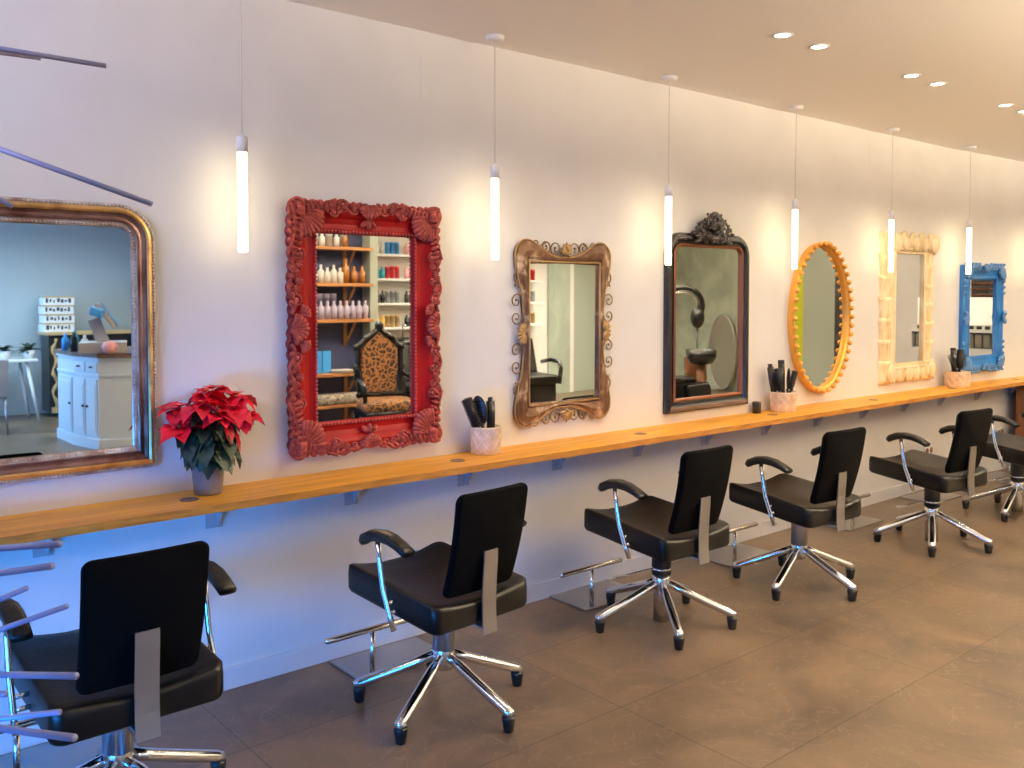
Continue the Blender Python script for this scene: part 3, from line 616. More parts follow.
for e_ in (-1, 1):
    spiral(m_, cx + e_ * 0.062, cz + 0.040, 0.044, -PI / 2, 1.3, 0.05, 0.013, e_, bulge=0.015)
    spiral(m_, cx + e_ * 0.028, cz + 0.020, 0.026, -PI / 2, 1.1, 0.062, 0.009, -e_)
    spiral(m_, cx + e_ * 0.125, cz + 0.035, 0.030, 0 if e_ > 0 else PI, 1.0, 0.045, 0.012, e_)
    acanthus(m_, cx + e_ * 0.05, cz + 0.09, PI / 2 - e_ * 0.65, 0.12, 0.055, 0.05, 0, 4, e_)
    acanthus(m_, cx + e_ * 0.02, cz + 0.12, PI / 2 - e_ * 0.2, 0.105, 0.055, 0.055, 0, 4, e_)
    acanthus(m_, cx + e_ * 0.09, cz + 0.055, PI / 2 - e_ * 1.15, 0.095, 0.05, 0.045, 0, 3, e_)
    m_.ell((cx + e_ * 0.180, -0.045, cz + 0.060), (0.022, 0.016, 0.018)); m_.ell((cx + e_ * 0.148, -0.05, cz + 0.100), (0.020, 0.015, 0.018)); m_.ell((cx + e_ * 0.092, -0.05, cz + 0.148), (0.018, 0.014, 0.016))
    petal(m_, cx + e_ * 0.10, cz + 0.02, -PI / 2 + e_ * 1.2, 0.085, 0.03, 0.045)
shell(m_, cx, cz + 0.075, PI / 2, 2.6, 0.085, 7, 0.06)
for i in range(5): petal(m_, cx, cz + 0.055, -PI / 2 + (i - 2) * 0.5, 0.065, 0.024, 0.062)
m_.ell((cx, -0.06, cz + 0.205), (0.030, 0.018, 0.026)); m_.ell((cx, -0.075, cz + 0.065), (0.018, 0.016, 0.018)); m_.ell((cx, -0.035, cz + 0.08), (0.12, 0.022, 0.075))
m_.V = [(v[0], v[1], 1.850 + (v[2] - 1.80) * 0.78) for v in m_.V]
localise(t, m_).build('crest', 'ebony_carving', t)
g = MB(); g.prism(rr_loop(x0, x1, z0, z1, 0.080, rad, 10), -0.012, -0.008, 'y'); localise(t, g).build('mirror_glass', 'mirror_silver', t)

# ---- 5 oval beaded mirror
t = frame_thing('wall_mirror', 'tall oval mirror with an orange-gold beaded rim', 5.575, 0.87)
cx, cz, ra, rb = 5.575, 1.386, 0.358, 0.505
def oval(d, n=72): return [(cx + (ra - d) * math.cos(2 * PI * k / n), cz + (rb - d) * math.sin(2 * PI * k / n)) for k in range(n)]
m_ = MB(); loops_to_mesh(m_, [(oval(0.0), 0.0), (oval(0.0), 0.036), (oval(0.006), 0.044), (oval(0.016), 0.044), (oval(0.024), 0.036), (oval(0.032), 0.030), (oval(0.036), 0.012)], [0] * 6, True)
localise(t, m_).build('frame', 'orange_gold', t)
bd = MB(); bd.lathe([(0.0, -0.018), (0.010, -0.015), (0.017, -0.006), (0.018, 0.002), (0.013, 0.012), (0.0, 0.018)], (0, 0, 0), 10)
bead0 = None
for i, (x, z, a) in enumerate(along(oval(0.006), 0.0615)):
    if bead0 is None: bead0 = q = bd.build('bead', 'orange_gold', t)
    else: q = bead0.copy(); COL.objects.link(q); q.parent = t
    q.location = (x - cx, -0.052, z - 0.87)
g = MB(); g.prism(oval(0.034), -0.014, -0.010, 'y'); localise(t, g).build('mirror_glass', 'mirror_silver', t)

# ---- 6 cream carved mirror
t = frame_thing('wall_mirror', 'cream mirror carved like stacked petals and stems', 6.8, 0.87)
gx0, gx1, gz0, gz1 = 6.585, 7.010, 1.0, 1.87
m_ = MB(); rect_frame(m_, gx0 - 0.075, gx1 + 0.075, gz0 - 0.05, gz1 + 0.05, (0.001,) * 4, [(0, 0), (0, 0.020), (0.045, 0.026), (0.055, 0.034), (0.070, 0.034), (0.075, 0.012)], [0] * 5, False, 1)
m_.V = m_.V
m_.tube([(gx0 - 0.03, -0.034, gz1 + 0.012), (gx1 + 0.03, -0.034, gz1 + 0.012)], 0.012, 8); m_.tube([(gx0 - 0.03, -0.034, gz0 - 0.012), (gx1 + 0.03, -0.034, gz0 - 0.012)], 0.012, 8)
localise(t, m_).build('frame', 'cream_wood', t)
def bell(mb, cx, z0_, z1_, w0, w1, o):
    n_ = 6; loops = []
    for k in range(n_ + 1):
        f = k / n_; w_ = w0 + (w1 - w0) * (f ** 3)
        row = []
        for j in range(9):
            a = PI * j / 8; row.append((cx - w_ * math.cos(a), -(o + 0.034 * math.sin(a) * (0.75 + 0.4 * f ** 3)), z0_ + (z1_ - z0_) * f + (0.012 * f ** 2) * math.cos(a) ** 2))
        loops.append(row)
    V = [p for r_ in loops for p in r_]; Fs = [(i * 9 + j, i * 9 + j + 1, (i + 1) * 9 + j + 1, (i + 1) * 9 + j) for i in range(n_) for j in range(8)]
    Fs += [tuple(range(8, -1, -1)), tuple(n_ * 9 + j for j in range(9))]
    mb.add(V, Fs, 0, True)
for side, cx in (('l', gx0 - 0.125), ('r', gx1 + 0.130)):
    m_ = MB(); zt = 1.985 if side == 'l' else 1.90; nseg = 7; h_ = (zt - 0.875) / nseg
    for k in range(nseg): bell(m_, cx, 0.875 + h_ * k, 0.875 + h_ * (k + 1) + 0.006, 0.066, 0.090, 0.0)
    localise(t, m_).build('carved_side', 'cream_wood', t)
m_ = MB()
for k in range(4):
    px = 6.70 + 0.145 * k; a = PI / 2 - 0.10 * (k - 1)
    R_ = Matrix(((math.cos(a), 0, -math.sin(a)), (0, 1, 0), (math.sin(a), 0, math.cos(a))))
    m_.ell((px, -0.030, 1.940), (0.082, 0.020, 0.075), R_, 0, 12, 8); m_.ell((px, -0.046, 1.925), (0.060, 0.014, 0.050), R_, 0, 10, 6)
m_.ell((7.20, -0.03, 1.93), (0.055, 0.024, 0.085), Rm('Y', 0.35), 0, 12, 8); m_.ell((6.60, -0.03, 1.93), (0.055, 0.022, 0.08), Rm('Y', -0.2), 0, 12, 8)
localise(t, m_).build('petal_crown', 'cream_wood', t)
m_ = MB()
for k in range(6): m_.ell((6.545 + 0.125 * k, -0.028, 0.945), (0.068, 0.022, 0.070), None, 0, 12, 8); m_.tube([(6.545 + 0.125 * k - 0.058, -0.03, 0.955), (6.545 + 0.125 * k, -0.044, 0.885), (6.545 + 0.125 * k + 0.058, -0.03, 0.955)], 0.007, 6)
localise(t, m_).build('scalloped_base', 'cream_wood', t)
g = MB(); g.prism(rr_loop(gx0 - 0.002, gx1 + 0.002, gz0 - 0.002, gz1 + 0.002, 0, (0.001,) * 4, 1), -0.016, -0.012, 'y'); localise(t, g).build('mirror_glass', 'mirror_silver', t)

# ---- 7 blue mirror
wa = math.atan2(-0.058, 1.105)
t = frame_thing('wall_mirror', 'bright blue painted mirror with carved corners, farthest along the shelf', 8.05, 0.885, wa, wall_y(8.05))
X0, X1, Z0, Z1 = 7.665, 8.350, 0.905, 1.785
m_ = MB(); rect_frame(m_, X0, X1, Z0, Z1, (0.001,) * 4, [(0, 0), (0, 0.03), (0.012, 0.044), (0.03, 0.046), (0.05, 0.036), (0.085, 0.030), (0.108, 0.034), (0.118, 0.030), (0.124, 0.012)], [0] * 8, True, 1)
localise(t, m_).build('frame', 'blue_wood', t)
for cx, cz, sx, sz in ((X0, Z1, 1, -1), (X1, Z1, -1, -1), (X1, Z0, -1, 1), (X0, Z0, 1, 1)):
    m_ = MB(); a = math.atan2(sz, sx); shell(m_, cx + sx * 0.01, cz + sz * 0.01, a, 1.5, 0.12, 7, 0.04)
    for k in range(5):
        petal(m_, cx + sx * (0.03 + 0.05 * k), cz - sz * 0.012, a + sx * sz * 0.7, 0.05, 0.03, 0.04); petal(m_, cx - sx * 0.012, cz + sz * (0.03 + 0.05 * k), a - sx * sz * 0.7, 0.05, 0.03, 0.04)
        m_.ell((cx + sx * 0.02 + sx * 0.055 * k, -0.045, cz - sz * 0.01), (0.022, 0.014, 0.012)); 
    localise(t, m_).build('corner_carving', 'blue_carving', t)
cxm = (X0 + X1) / 2; czm = (Z0 + Z1) / 2
for cz, s_ in ((Z1, -1), (Z0, 1)):
    m_ = MB(); shell(m_, cxm, cz - s_ * 0.012, s_ * PI / 2, 2.6, 0.07, 7, 0.044)
    for e_ in (-1, 1):
        for k in range(3): rosette(m_, cxm + e_ * (0.09 + 0.045 * k), cz + s_ * 0.02, 0.026, 0.042)
    localise(t, m_).build('centre_carving', 'blue_carving', t)
for cx, s_ in ((X0, 1), (X1, -1)):
    m_ = MB(); shell(m_, cx - s_ * 0.010, czm, 0 if s_ > 0 else PI, 2.8, 0.065, 7, 0.042)
    localise(t, m_).build('centre_carving', 'blue_carving', t)
g = MB(); g.prism(rr_loop(X0, X1, Z0, Z1, 0.122, (0.001,) * 4, 1), -0.016, -0.012, 'y'); localise(t, g).build('mirror_glass', 'mirror_silver', t)

# ------------------------------------------------------------------ styling chairs
def plan_rr(w0, w1, d, r, n=8):
    """rounded trapezoid: half-width w0 at back (y=-d/2), w1 at front"""
    P = []
    for (cx, cy, a0) in ((w1 - r, d / 2 - r, 0), (-(w1 - r), d / 2 - r, PI / 2), (-(w0 - r), -d / 2 + r, PI), (w0 - r, -d / 2 + r, 1.5 * PI)):
        for i in range(n + 1): a = a0 + 0.5 * PI * i / n; P.append((cx + r * math.cos(a), cy + r * math.sin(a)))
    return P
def densify(P, step):
    out = []
    for i in range(len(P)):
        a = P[i]; b_ = P[(i + 1) % len(P)]; d = math.dist(a, b_); k = max(1, int(d / step))
        for j in range(k): out.append((a[0] + (b_[0] - a[0]) * j / k, a[1] + (b_[1] - a[1]) * j / k))
    return out
def cushion(P, z0, z1, rb, rt_, fn_top=None, rings=9, fn=None):
    """closed pad from outline P; fn_top(x,y)->dz on the top face"""
    P = densify(P, 0.035); n = len(P); L = []
    def scale(s_): return [(x * s_, y * s_) for x, y in P]
    def inset(d): 
        mx_ = max(abs(x) for x, y in P); my_ = max(abs(y) for x, y in P); return [(x * (1 - d / mx_), y * (1 - d / my_)) for x, y in P]
    V = []
    def ring(pts, z, top): 
        for x, y in pts: V.append((x, y, z + (fn_top(x, y) if (top and fn_top) else 0)))
    cnt = 0
    for k in range(3): a = PI / 2 * k / 2; ring(inset(rb * (1 - math.sin(a))), z0 + rb * (1 - math.cos(a)), False); cnt += 1
    for k in range(4): a = PI / 2 * k / 3; ring(inset(rt_ * (1 - math.cos(a))), z1 - rt_ + rt_ * math.sin(a), k > 0); cnt += 1
    base = inset(rt_)
    for k in range(1, rings): s_ = 1 - k / rings; ring([(x * s_, y * s_) for x, y in base], z1, True); cnt += 1
    V.append((0, 0, z1 + (fn_top(0, 0) if fn_top else 0))); V.append((0, 0, z0))
    Fs = [(i * n + k, i * n + (k + 1) % n, (i + 1) * n + (k + 1) % n, (i + 1) * n + k) for i in range(cnt - 1) for k in range(n)]
    ti = cnt * n; Fs += [((cnt - 1) * n + k, (cnt - 1) * n + (k + 1) % n, ti) for k in range(n)] + [((k + 1) % n, k, ti + 1) for k in range(n)]
    return V, Fs
def seat_top(x, y):
    u = x / 0.23; v = y / 0.27
    return 0.018 * u * u - 0.014 * max(0, 1 - u * u) * (0.6 + 0.4 * math.cos(v * 2.2)) - 0.012 * max(0, v - 0.5) * 2 * (1 - u * u) + 0.004
LEG = MB(); LEG.tube([(0.022, 0, 0.196), (0.10, 0, 0.162), (0.20, 0, 0.120), (0.315, 0, 0.074), (0.336, 0, 0.066), (0.343, 0, 0.060)], [0.020, 0.0215, 0.0225, 0.0225, 0.020, 0.011], 14, 0, flat=0.85)
CAP = MB(); CAP.lathe([(0.014, 0.0), (0.0185, 0.004), (0.0245, 0.046), (0.0245, 0.056), (0.018, 0.060)], (0.324, 0, 0), 18)
def make_chair(black_sleeve):
    t = thing('styling_chair', 'x', 'chair', (0, 0, 0))
    a = MB(); V, Fs = cushion(plan_rr(0.236, 0.236, 0.530, 0.038), 0.397, 0.484, 0.018, 0.016, seat_top); a.add([(x, y + 0.036, z + 0.094 * y) for x, y, z in V], Fs); s_ = a.build('seat', 'black_leather', t)
    # backrest, leaning back; built flat in (x, h) then bent
    a = MB(); V, Fs = cushion(plan_rr(0.164, 0.168, 0.40, 0.028), -0.022, 0.010, 0.010, 0.010, None, 8)
    W_ = []
    for x, h, o in V:
        f = (h + 0.20) / 0.40; lean = -0.087 * f - 0.012 * math.sin(f * PI) + 0.010 * (x / 0.17) ** 2
        W_.append((x, -0.186 + lean + o, 0.483 + (h + 0.20) * 0.945))
    a.add(W_, Fs); bk = a.build('backrest', 'black_fabric', t)
    a = MB(); V, Fs = cushion(plan_rr(0.150, 0.158, 0.38, 0.026), 0.008, 0.024, 0.004, 0.010, None, 8); W_ = []
    for x, h, o in V:
        f = (h + 0.20) / 0.40; W_.append((x, -0.186 - 0.087 * f - 0.012 * math.sin(f * PI) + 0.010 * (x / 0.17) ** 2 + o, 0.483 + (h + 0.20) * 0.945))
    a.add(W_, Fs); a.build('front_pad', 'black_leather', bk)
    a = MB(); path = [(-0.258, 0.640), (-0.257, 0.60), (-0.252, 0.54), (-0.248, 0.47), (-0.248, 0.41), (-0.252, 0.362), (-0.255, 0.340)]
    inner_p = [(y + 0.006, z) for y, z in path]
    n_ = len(path); V = []
    for (y, z), (y2, z2) in zip(path, inner_p): V += [(-0.033, y, z), (0.033, y, z), (0.033, y2, z2), (-0.033, y2, z2)]
    Fs = [(i * 4 + k, i * 4 + (k + 1) % 4, i * 4 + 4 + (k + 1) % 4, i * 4 + 4 + k) for i in range(n_ - 1) for k in range(4)] + [(0, 1, 2, 3), ((n_ - 1) * 4 + 3, (n_ - 1) * 4 + 2, (n_ - 1) * 4 + 1, (n_ - 1) * 4)]
    a.add(V, Fs, 0, False); a.box(-0.03, 0.03, -0.246, -0.04, 0.358, 0.366); a.box(-0.05, 0.05, -0.08, 0.06, 0.366, 0.40)
    a.build('back_strap', 'brushed_steel', t, label='grey steel back strap')
    for sx in (-1, 1):
        x = sx * 0.279
        a = MB(); P = [(0.118, 0.652), (0.104, 0.668), (0.06, 0.686), (0.005, 0.694), (-0.050, 0.689), (-0.098, 0.675), (-0.140, 0.657)]
        V = []
        secs = []
        for i, (y, z) in enumerate(P):
            th = (0.014, 0.019, 0.021, 0.020, 0.018, 0.015, 0.012)[i]; hw = (0.020, 0.026, 0.028, 0.028, 0.028, 0.028, 0.027)[i]
            d = Vector((P[min(i + 1, 6)][0] - P[max(i - 1, 0)][0], P[min(i + 1, 6)][1] - P[max(i - 1, 0)][1])).normalized(); nrm = (-d.y, d.x)
            if nrm[1] < 0: nrm = (-nrm[0], -nrm[1])
            for k in range(14):
                an = 2 * PI * k / 14; cx_ = math.copysign(abs(math.cos(an)) ** 0.6, math.cos(an)); cz_ = math.copysign(abs(math.sin(an)) ** 0.6, math.sin(an))
                V.append((x + hw * cx_, y + nrm[0] * th * cz_, z + nrm[1] * th * cz_))
        Fs = [(i * 14 + k, i * 14 + (k + 1) % 14, (i + 1) * 14 + (k + 1) % 14, (i + 1) * 14 + k) for i in range(6) for k in range(14)] + [tuple(range(13, -1, -1)), tuple(84 + k for k in range(14))]
        a.add(V, Fs); a.build('armrest', 'armrest_black', t)
        a = MB(); a.tube([(x, 0.035, 0.680), (x, 0.026, 0.60), (x, 0.004, 0.50), (x, -0.030, 0.42), (x, -0.056, 0.368)], [0.0115] * 5, 12, 0, flat=0.8)
        a.cyl((x, -0.012, 0.455), (sx * 0.225, -0.012, 0.455), 0.007, None, 10); a.cyl((x, -0.028, 0.425), (sx * 0.225, -0.028, 0.425), 0.007, None, 10)
        a.build('arm_post', 'chrome', t, label='chrome arm post')
    a = MB()
    if black_sleeve:
        a.lathe([(0.040, 0.228), (0.046, 0.235), (0.046, 0.365), (0.052, 0.375), (0.05, 0.392)], (0, 0, 0), 24); a.build('column', 'rubber_black', t)
        b = MB(); b.tube([(0, 0, 0.262), (-0.07, 0.02, 0.262), (-0.16, 0.05, 0.250), (-0.20, 0.06, 0.246)], 0.005, 8); b.lathe([(0.0475, 0.256), (0.0485, 0.262), (0.0475, 0.268)], (0, 0, 0), 24)
        b.obox((-0.215, 0.065, 0.245), (0.055, 0.03, 0.010), Rm('Z', -0.28), 0, 0.003); b.build('pump_lever', 'chrome', t)
    else: a.lathe([(0.043, 0.215), (0.0435, 0.37), (0.05, 0.392)], (0, 0, 0), 24); a.build('column', 'brushed_steel', t)
    a = MB(); a.lathe([(0.038, 0.015), (0.036, 0.16), (0.036, 0.168), (0.040, 0.180), (0.0435, 0.215), (0.034, 0.232)] if black_sleeve else [(0.020, 0.135), (0.034, 0.142), (0.040, 0.165), (0.0435, 0.215), (0.034, 0.232)], (0, 0, 0), 24); a.build('base_hub', 'chrome', t)
    for k in range(5):
        lg = LEG.build('leg', 'chrome', t); c = CAP.build('foot_cap', 'rubber_black', lg)
    return t
def place_chair(t, x, y, rot, ph, label):
    t.location = (x, y, 0); t.rotation_euler = (0, 0, math.radians(rot)); t['label'] = label; t['group'] = 'black styling chairs along the mirror wall'
    k = 0
    for q in sorted([c for c in bpy.data.objects if c.parent == t and c.name.startswith('leg')], key=lambda o: o.name):
        q.rotation_euler = (0, 0, math.radians(ph + 72 * k - rot)); k += 1
    return t
cA = make_chair(False); cB = make_chair(True)
place_chair(cA, 0.805, -0.668, 1.3, 9, 'black styling chair nearest the camera, at the lower left corner')
place_chair(cB, 3.268, -0.616, -0.6, 18.4, 'black styling chair below the black crested mirror, third from the left')
place_chair(copy_tree(cA), 1.983, -0.656, 5.6, 63.2, 'black styling chair below the bronze scrolled mirror, second from the left')
place_chair(copy_tree(cA), 4.273, -0.707, -3.7, 48.9, 'black styling chair with plain steel column, fourth from the left')
place_chair(copy_tree(cB), 5.608, -0.785, -6.6, 62, 'black styling chair with pump lever, fifth from the left')
place_chair(copy_tree(cA), 8.06, -0.84, -7, 30, 'black styling chair beyond the right edge, only its arm showing')
place_chair(copy_tree(cB), 6.842, -0.807, -7, 43.9, 'black styling chair cut by the right edge of the picture')

# ------------------------------------------------------------------ foot rests
fr = thing('footrest', 'x', 'footrest', (0, 0, 0), 0, 'footrests at the foot of the mirror wall')
a = MB(); a.box(0, 0.43, 0, 0.27, 0, 0.010, 0, 0.003); a.build('base_plate', 'satin_plate', fr)
a = MB(); a.cyl((0.055, 0.016, 0.008), (0.055, 0.016, 0.20), 0.011, None, 14); a.build('post', 'chrome', fr)
a = MB(); a.tube([(-0.155, 0.016, 0.205), (-0.15, 0.016, 0.205), (0.26, 0.016, 0.205), (0.265, 0.016, 0.205)], [0.010, 0.0125, 0.0125, 0.010], 14); a.build('foot_bar', 'chrome', fr)
fl = [('footrest behind the nearest chair in the lower left corner', 0.56, -0.305), ('footrest left of the second chair', 1.84, -0.307), ('footrest left of the third chair', 3.10, -0.285),
      ('footrest seen between the third and fourth chairs', 4.232, -0.30), ('footrest seen between the fourth and fifth chairs', 5.47, -0.32), ('footrest behind the fifth chair', 6.66, -0.32), ('footrest at the far right below the blue mirror', 7.85, -0.36)]
for i, (lb, x, y) in enumerate(fl):
    t = fr if i == 0 else copy_tree(fr); t.location = (x, y, 0); t['label'] = lb
# white cable lying by the first footrest
a = MB(); a.tube([(0.30, -0.62, 0.007), (0.40, -0.52, 0.007), (0.50, -0.46, 0.006), (0.62, -0.42, 0.006), (0.80, -0.36, 0.012), (0.92, -0.20, 0.007), (0.95, -0.03, 0.007)], 0.006, 8)
one(a, 'cable', 'white_plastic', 'white cable lying on the floor by the nearest footrest', 'cable')

# ------------------------------------------------------------------ things on the shelf
ZS = 0.8028
def make_pot(r0, r1, h):
    a = MB(); a.lathe([(0, 0), (r0, 0), (r0 + 0.003, 0.004), (r1, h - 0.012), (r1 + 0.003, h - 0.008), (r1 + 0.003, h), (r1 - 0.006, h), (r0 - 0.004, 0.012), (0, 0.012)], (0, 0, 0), 40)
    for s_ in (-1, 1):
        for k in range(10):
            P = []
            for j in range(9):
                f = j / 8; an = 2 * PI * (k / 10 + s_ * f * 0.18); r_ = r0 + (r1 - r0) * (0.08 + 0.8 * f) + 0.001; P.append((r_ * math.cos(an), r_ * math.sin(an), h * (0.06 + 0.80 * f)))
            a.tube(P, 0.0032, 5)
    return a
for (x, y, r0, r1, h, lb) in ((2.635, -0.088, 0.066, 0.073, 0.128, 'pale woven-pattern pot holding brushes, between red and bronze mirrors'), (5.028, -0.10, 0.074, 0.082, 0.125, 'pale woven-pattern pot holding brushes, left of the oval mirror'), (7.42, -0.12, 0.086, 0.094, 0.125, 'peach woven-pattern pot holding brushes, between cream and blue mirrors')):
    one(make_pot(r0, r1, h), 'brush_pot', 'woven_pot', lb, 'pot', 'patterned pots holding hair brushes', (x, y, ZS))
def round_brush(L=0.25, r=0.021):
    b = MB(); b.tube([(0, 0, 0), (0, 0, L * 0.15), (0, 0, L * 0.42), (0, 0, L * 0.48)], [0.007, 0.010, 0.009, 0.013], 10)
    t = MB(); t.tube([(0, 0, L * 0.47), (0, 0, L * 0.98)], r * 0.72, 12)
    for i in range(16):
        for k in range(12):
            an = 2 * PI * (k + 0.5 * (i % 2)) / 12; z = L * (0.49 + 0.48 * i / 15); t.tube([(0, 0, z), (r * math.cos(an), r * math.sin(an), z + 0.002)], [0.003, 0.0016], 4)
    return b, t, 'bristles'
def paddle_brush(L=0.24, w=0.026):
    b = MB(); b.tube([(0, 0, 0), (0, 0, L * 0.4), (0, 0, L * 0.5)], [0.009, 0.008, 0.012], 10); b.ell((0, 0, L * 0.74), (w, 0.009, L * 0.27), None, 0, 14, 10)
    t = MB()
    for i in range(8):
        for k in (-1.4, -0.5, 0.5, 1.4): z = L * (0.55 + 0.38 * i / 7); t.tube([(k * w * 0.4, -0.006, z), (k * w * 0.4, -0.024, z)], [0.0016, 0.002], 4)
    return b, t, 'bristles'
def clipper(L=0.22):
    b = MB(); b.tube([(0, 0, 0), (0, 0, L * 0.7), (0, 0, L * 0.93)], [0.016, 0.022, 0.021], 12); t = MB(); t.box(-0.019, 0.019, -0.010, 0.010, L * 0.92, L, 0, 0.003); return b, t, 'clip_end'
def comb(L=0.23):
    b = MB(); b.box(-0.006, 0.006, -0.003, 0.003, 0, L * 0.5, 0, 0.001); b.box(-0.013, -0.003, -0.003, 0.003, L * 0.48, L, 0, 0.001); t = MB()
    for i in range(24): z = L * (0.5 + 0.49 * i / 23); t.box(-0.004, 0.018, -0.0012, 0.0012, z, z + 0.0022)
    return b, t, 'teeth'
def put_tool(fn, name, label, x, y, dx, dy, L, mat1='brush_black', mat2='bristle_black', spin=0.0, w=None):
    t = thing(name, label, 'hair brush' if 'brush' in name else ('comb' if 'comb' in name else 'hair tool'), (x, y, ZS + 0.014))
    b, q, qn = fn(L) if w is None else fn(L, w)
    d = Vector((dx, dy, 1)).normalized(); t.rotation_mode = 'QUATERNION'
    t.rotation_quaternion = d.to_track_quat('Z', 'Y') @ Matrix.Rotation(spin, 3, 'Z').to_quaternion()
    b.build('handle', mat1, t); q.build(qn, mat2, t); t['group'] = 'hair tools standing in the pots'
    return t
put_tool(round_brush, 'round_brush', 'round black brush leaning left in the pot beside the red mirror', 2.638, -0.095, -0.46, 0.04, 0.275, w=0.029)
put_tool(paddle_brush, 'vent_brush', 'broad black brush in the middle of the pot beside the red mirror', 2.632, -0.10, -0.16, 0.08, 0.26, mat1='brush_black', spin=0.9, w=0.040)
put_tool(clipper, 'hair_clamp', 'slim dark clamp standing right in the pot beside the red mirror', 2.672, -0.085, -0.02, 0.02, 0.245)
put_tool(round_brush, 'round_brush', 'short round brush leaning left in the pot beside the oval mirror', 5.00, -0.10, -0.20, -0.05, 0.27, mat1='brush_grey', w=0.026)
put_tool(clipper, 'hair_clamp', 'dark clamp tallest in the pot beside the oval mirror', 5.03, -0.095, 0.08, 0.10, 0.31)
put_tool(paddle_brush, 'vent_brush', 'black brush behind the others in the pot beside the oval mirror', 5.04, -0.12, 0.10, 0.02, 0.26, spin=-0.9, w=0.034)
put_tool(round_brush, 'round_brush', 'black brush leaning right in the pot beside the oval mirror', 5.030, -0.11, 0.44, -0.03, 0.26, w=0.020)
put_tool(clipper, 'hair_clamp', 'small clamp at the left edge of the pot beside the oval mirror', 4.985, -0.08, -0.12, 0.1, 0.29)
put_tool(paddle_brush, 'vent_brush', 'black brush leaning left in the pot beside the blue mirror', 7.46, -0.13, -0.78, -0.02, 0.32, spin=-0.9, w=0.045)
put_tool(clipper, 'hair_clamp', 'dark clamp upright in the pot beside the blue mirror', 7.40, -0.11, -0.10, 0.02, 0.30)
put_tool(round_brush, 'round_brush', 'round black brush in the middle of the pot beside the blue mirror', 7.43, -0.13, 0.05, 0.0, 0.29, w=0.036)
put_tool(paddle_brush, 'vent_brush', 'black brush leaning right in the pot beside the blue mirror', 7.39, -0.11, 0.62, 0.0, 0.30, spin=-0.9, w=0.034)
# small black cup
a = MB(); a.lathe([(0, 0), (0.027, 0), (0.028, 0.066), (0.026, 0.07), (0.025, 0.068), (0.024, 0.006), (0, 0.006)], (0, 0, 0), 24)
one(a, 'small_cup', 'black_item', 'small black cup on the shelf beside the black crested mirror', 'cup', None, (4.825, -0.045, ZS))
# dark tray with bits at the far right
t = thing('dish', 'shallow black dish at the far right end of the shelf', 'dish', (9.02, -0.15, ZS))
a = MB(); a.lathe([(0, 0), (0.10, 0), (0.15, 0.03), (0.16, 0.06), (0.15, 0.058), (0.14, 0.034), (0.095, 0.008), (0, 0.008)], (0, 0, 0), 28, sy=0.6); a.build('bowl', 'gloss_black', t)
for i, (dx, c, h) in enumerate(((-0.05, 'red_item', 0.10), (0.03, 'white_item', 0.06), (0.08, 'black_item', 0.09))):
    a = MB(); a.lathe([(0, 0), (0.022, 0), (0.022, h * 0.7), (0.010, h * 0.8), (0.010, h), (0, h)], (0, 0, 0), 14)
    one(a, 'small_bottle', c, ('red', 'white', 'black')[i] + ' little bottle in the black dish at the end of the shelf', 'bottle', None, (9.02 + dx, -0.15, ZS + 0.012))
# wooden cabinet below the far end of the shelf
t = thing('low_cabinet', 'dark brown wooden cabinet under the far right end of the shelf', 'cabinet', (8.99, -0.205, 0))
a = MB(); a.box(-0.50, 0.5, -0.075, 0.055, 0.06, 0.76, 0, 0.004); a.box(-0.47, 0.47, -0.05, 0.05, 0, 0.06); a.build('body', 'brown_wood', t)
for dx in (-0.25, 0.25):
    a = MB(); a.box(dx - 0.235, dx + 0.235, -0.09, -0.075, 0.08, 0.75, 0, 0.004); d_ = a.build('door', 'brown_wood', t)
    a = MB(); a.cyl((dx - math.copysign(0.19, dx), -0.105, 0.36), (dx - math.copysign(0.19, dx), -0.105, 0.46), 0.006, None, 8); a.build('handle', 'brushed_steel', d_)
# power outlets
for x, z, lb in ((7.19, 0.30, 'double power outlet low on the wall left of the fifth chair backrest'), (8.40, 0.33, 'double power outlet low on the wall below the blue mirror')):
    t = thing('power_outlet', lb, 'power outlet', (x, wall_y(x), z)); a = MB(); a.box(-0.075, 0.075, -0.012, 0, -0.04, 0.04, 0, 0.003); a.build('cover_plate', 'white_plastic', t)
    for s_ in (-1, 1): a = MB(); a.lathe([(0.024, 0), (0.024, 0.0025), (0.0, 0.0025)], (0, 0, 0), 18); q = a.build('socket', 'brown_wood', t); q.rotation_euler = (PI / 2, 0, 0); q.location = (s_ * 0.036, -0.011, 0)

# ------------------------------------------------------------------ poinsettia
def leaf(mb, base, d, L, wd, droop, mi=0, roll=0.0, lobes=False):
    d = Vector(d).normalized(); side = d.cross(Vector((0, 0, 1))); side = side.normalized() if side.length > 0.05 else Vector((1, 0, 0))
    side = (Matrix.Rotation(roll, 3, d) @ side); nrm = side.cross(d).normalized(); n_ = 8; V = []; p = Vector(base); cur = d.copy()
    for k in range(n_ + 1):
        f = k / n_; w_ = wd * 0.5 * (math.sin(PI * min(1, f ** 0.72)) ** 0.85 if 0 < f < 1 else 0.02)
        if lobes and k in (3, 5): w_ *= 1.22
        V += [tuple(p - side * w_ + nrm * (w_ * 0.30)), tuple(p), tuple(p + side * w_ + nrm * (w_ * 0.30))]
        cur = (cur + Vector((0, 0, -droop / n_))).normalized(); p = p + cur * (L / n_)
    Fs = []
    for k in range(n_): b0 = k * 3; Fs += [(b0, b0 + 1, b0 + 4, b0 + 3), (b0 + 1, b0 + 2, b0 + 5, b0 + 4)]
    mb.add(V, Fs, mi, True)
t = thing('poinsettia', 'red poinsettia in a grey pot on the shelf beside the gold mirror', 'plant', (1.308, -0.095, ZS))
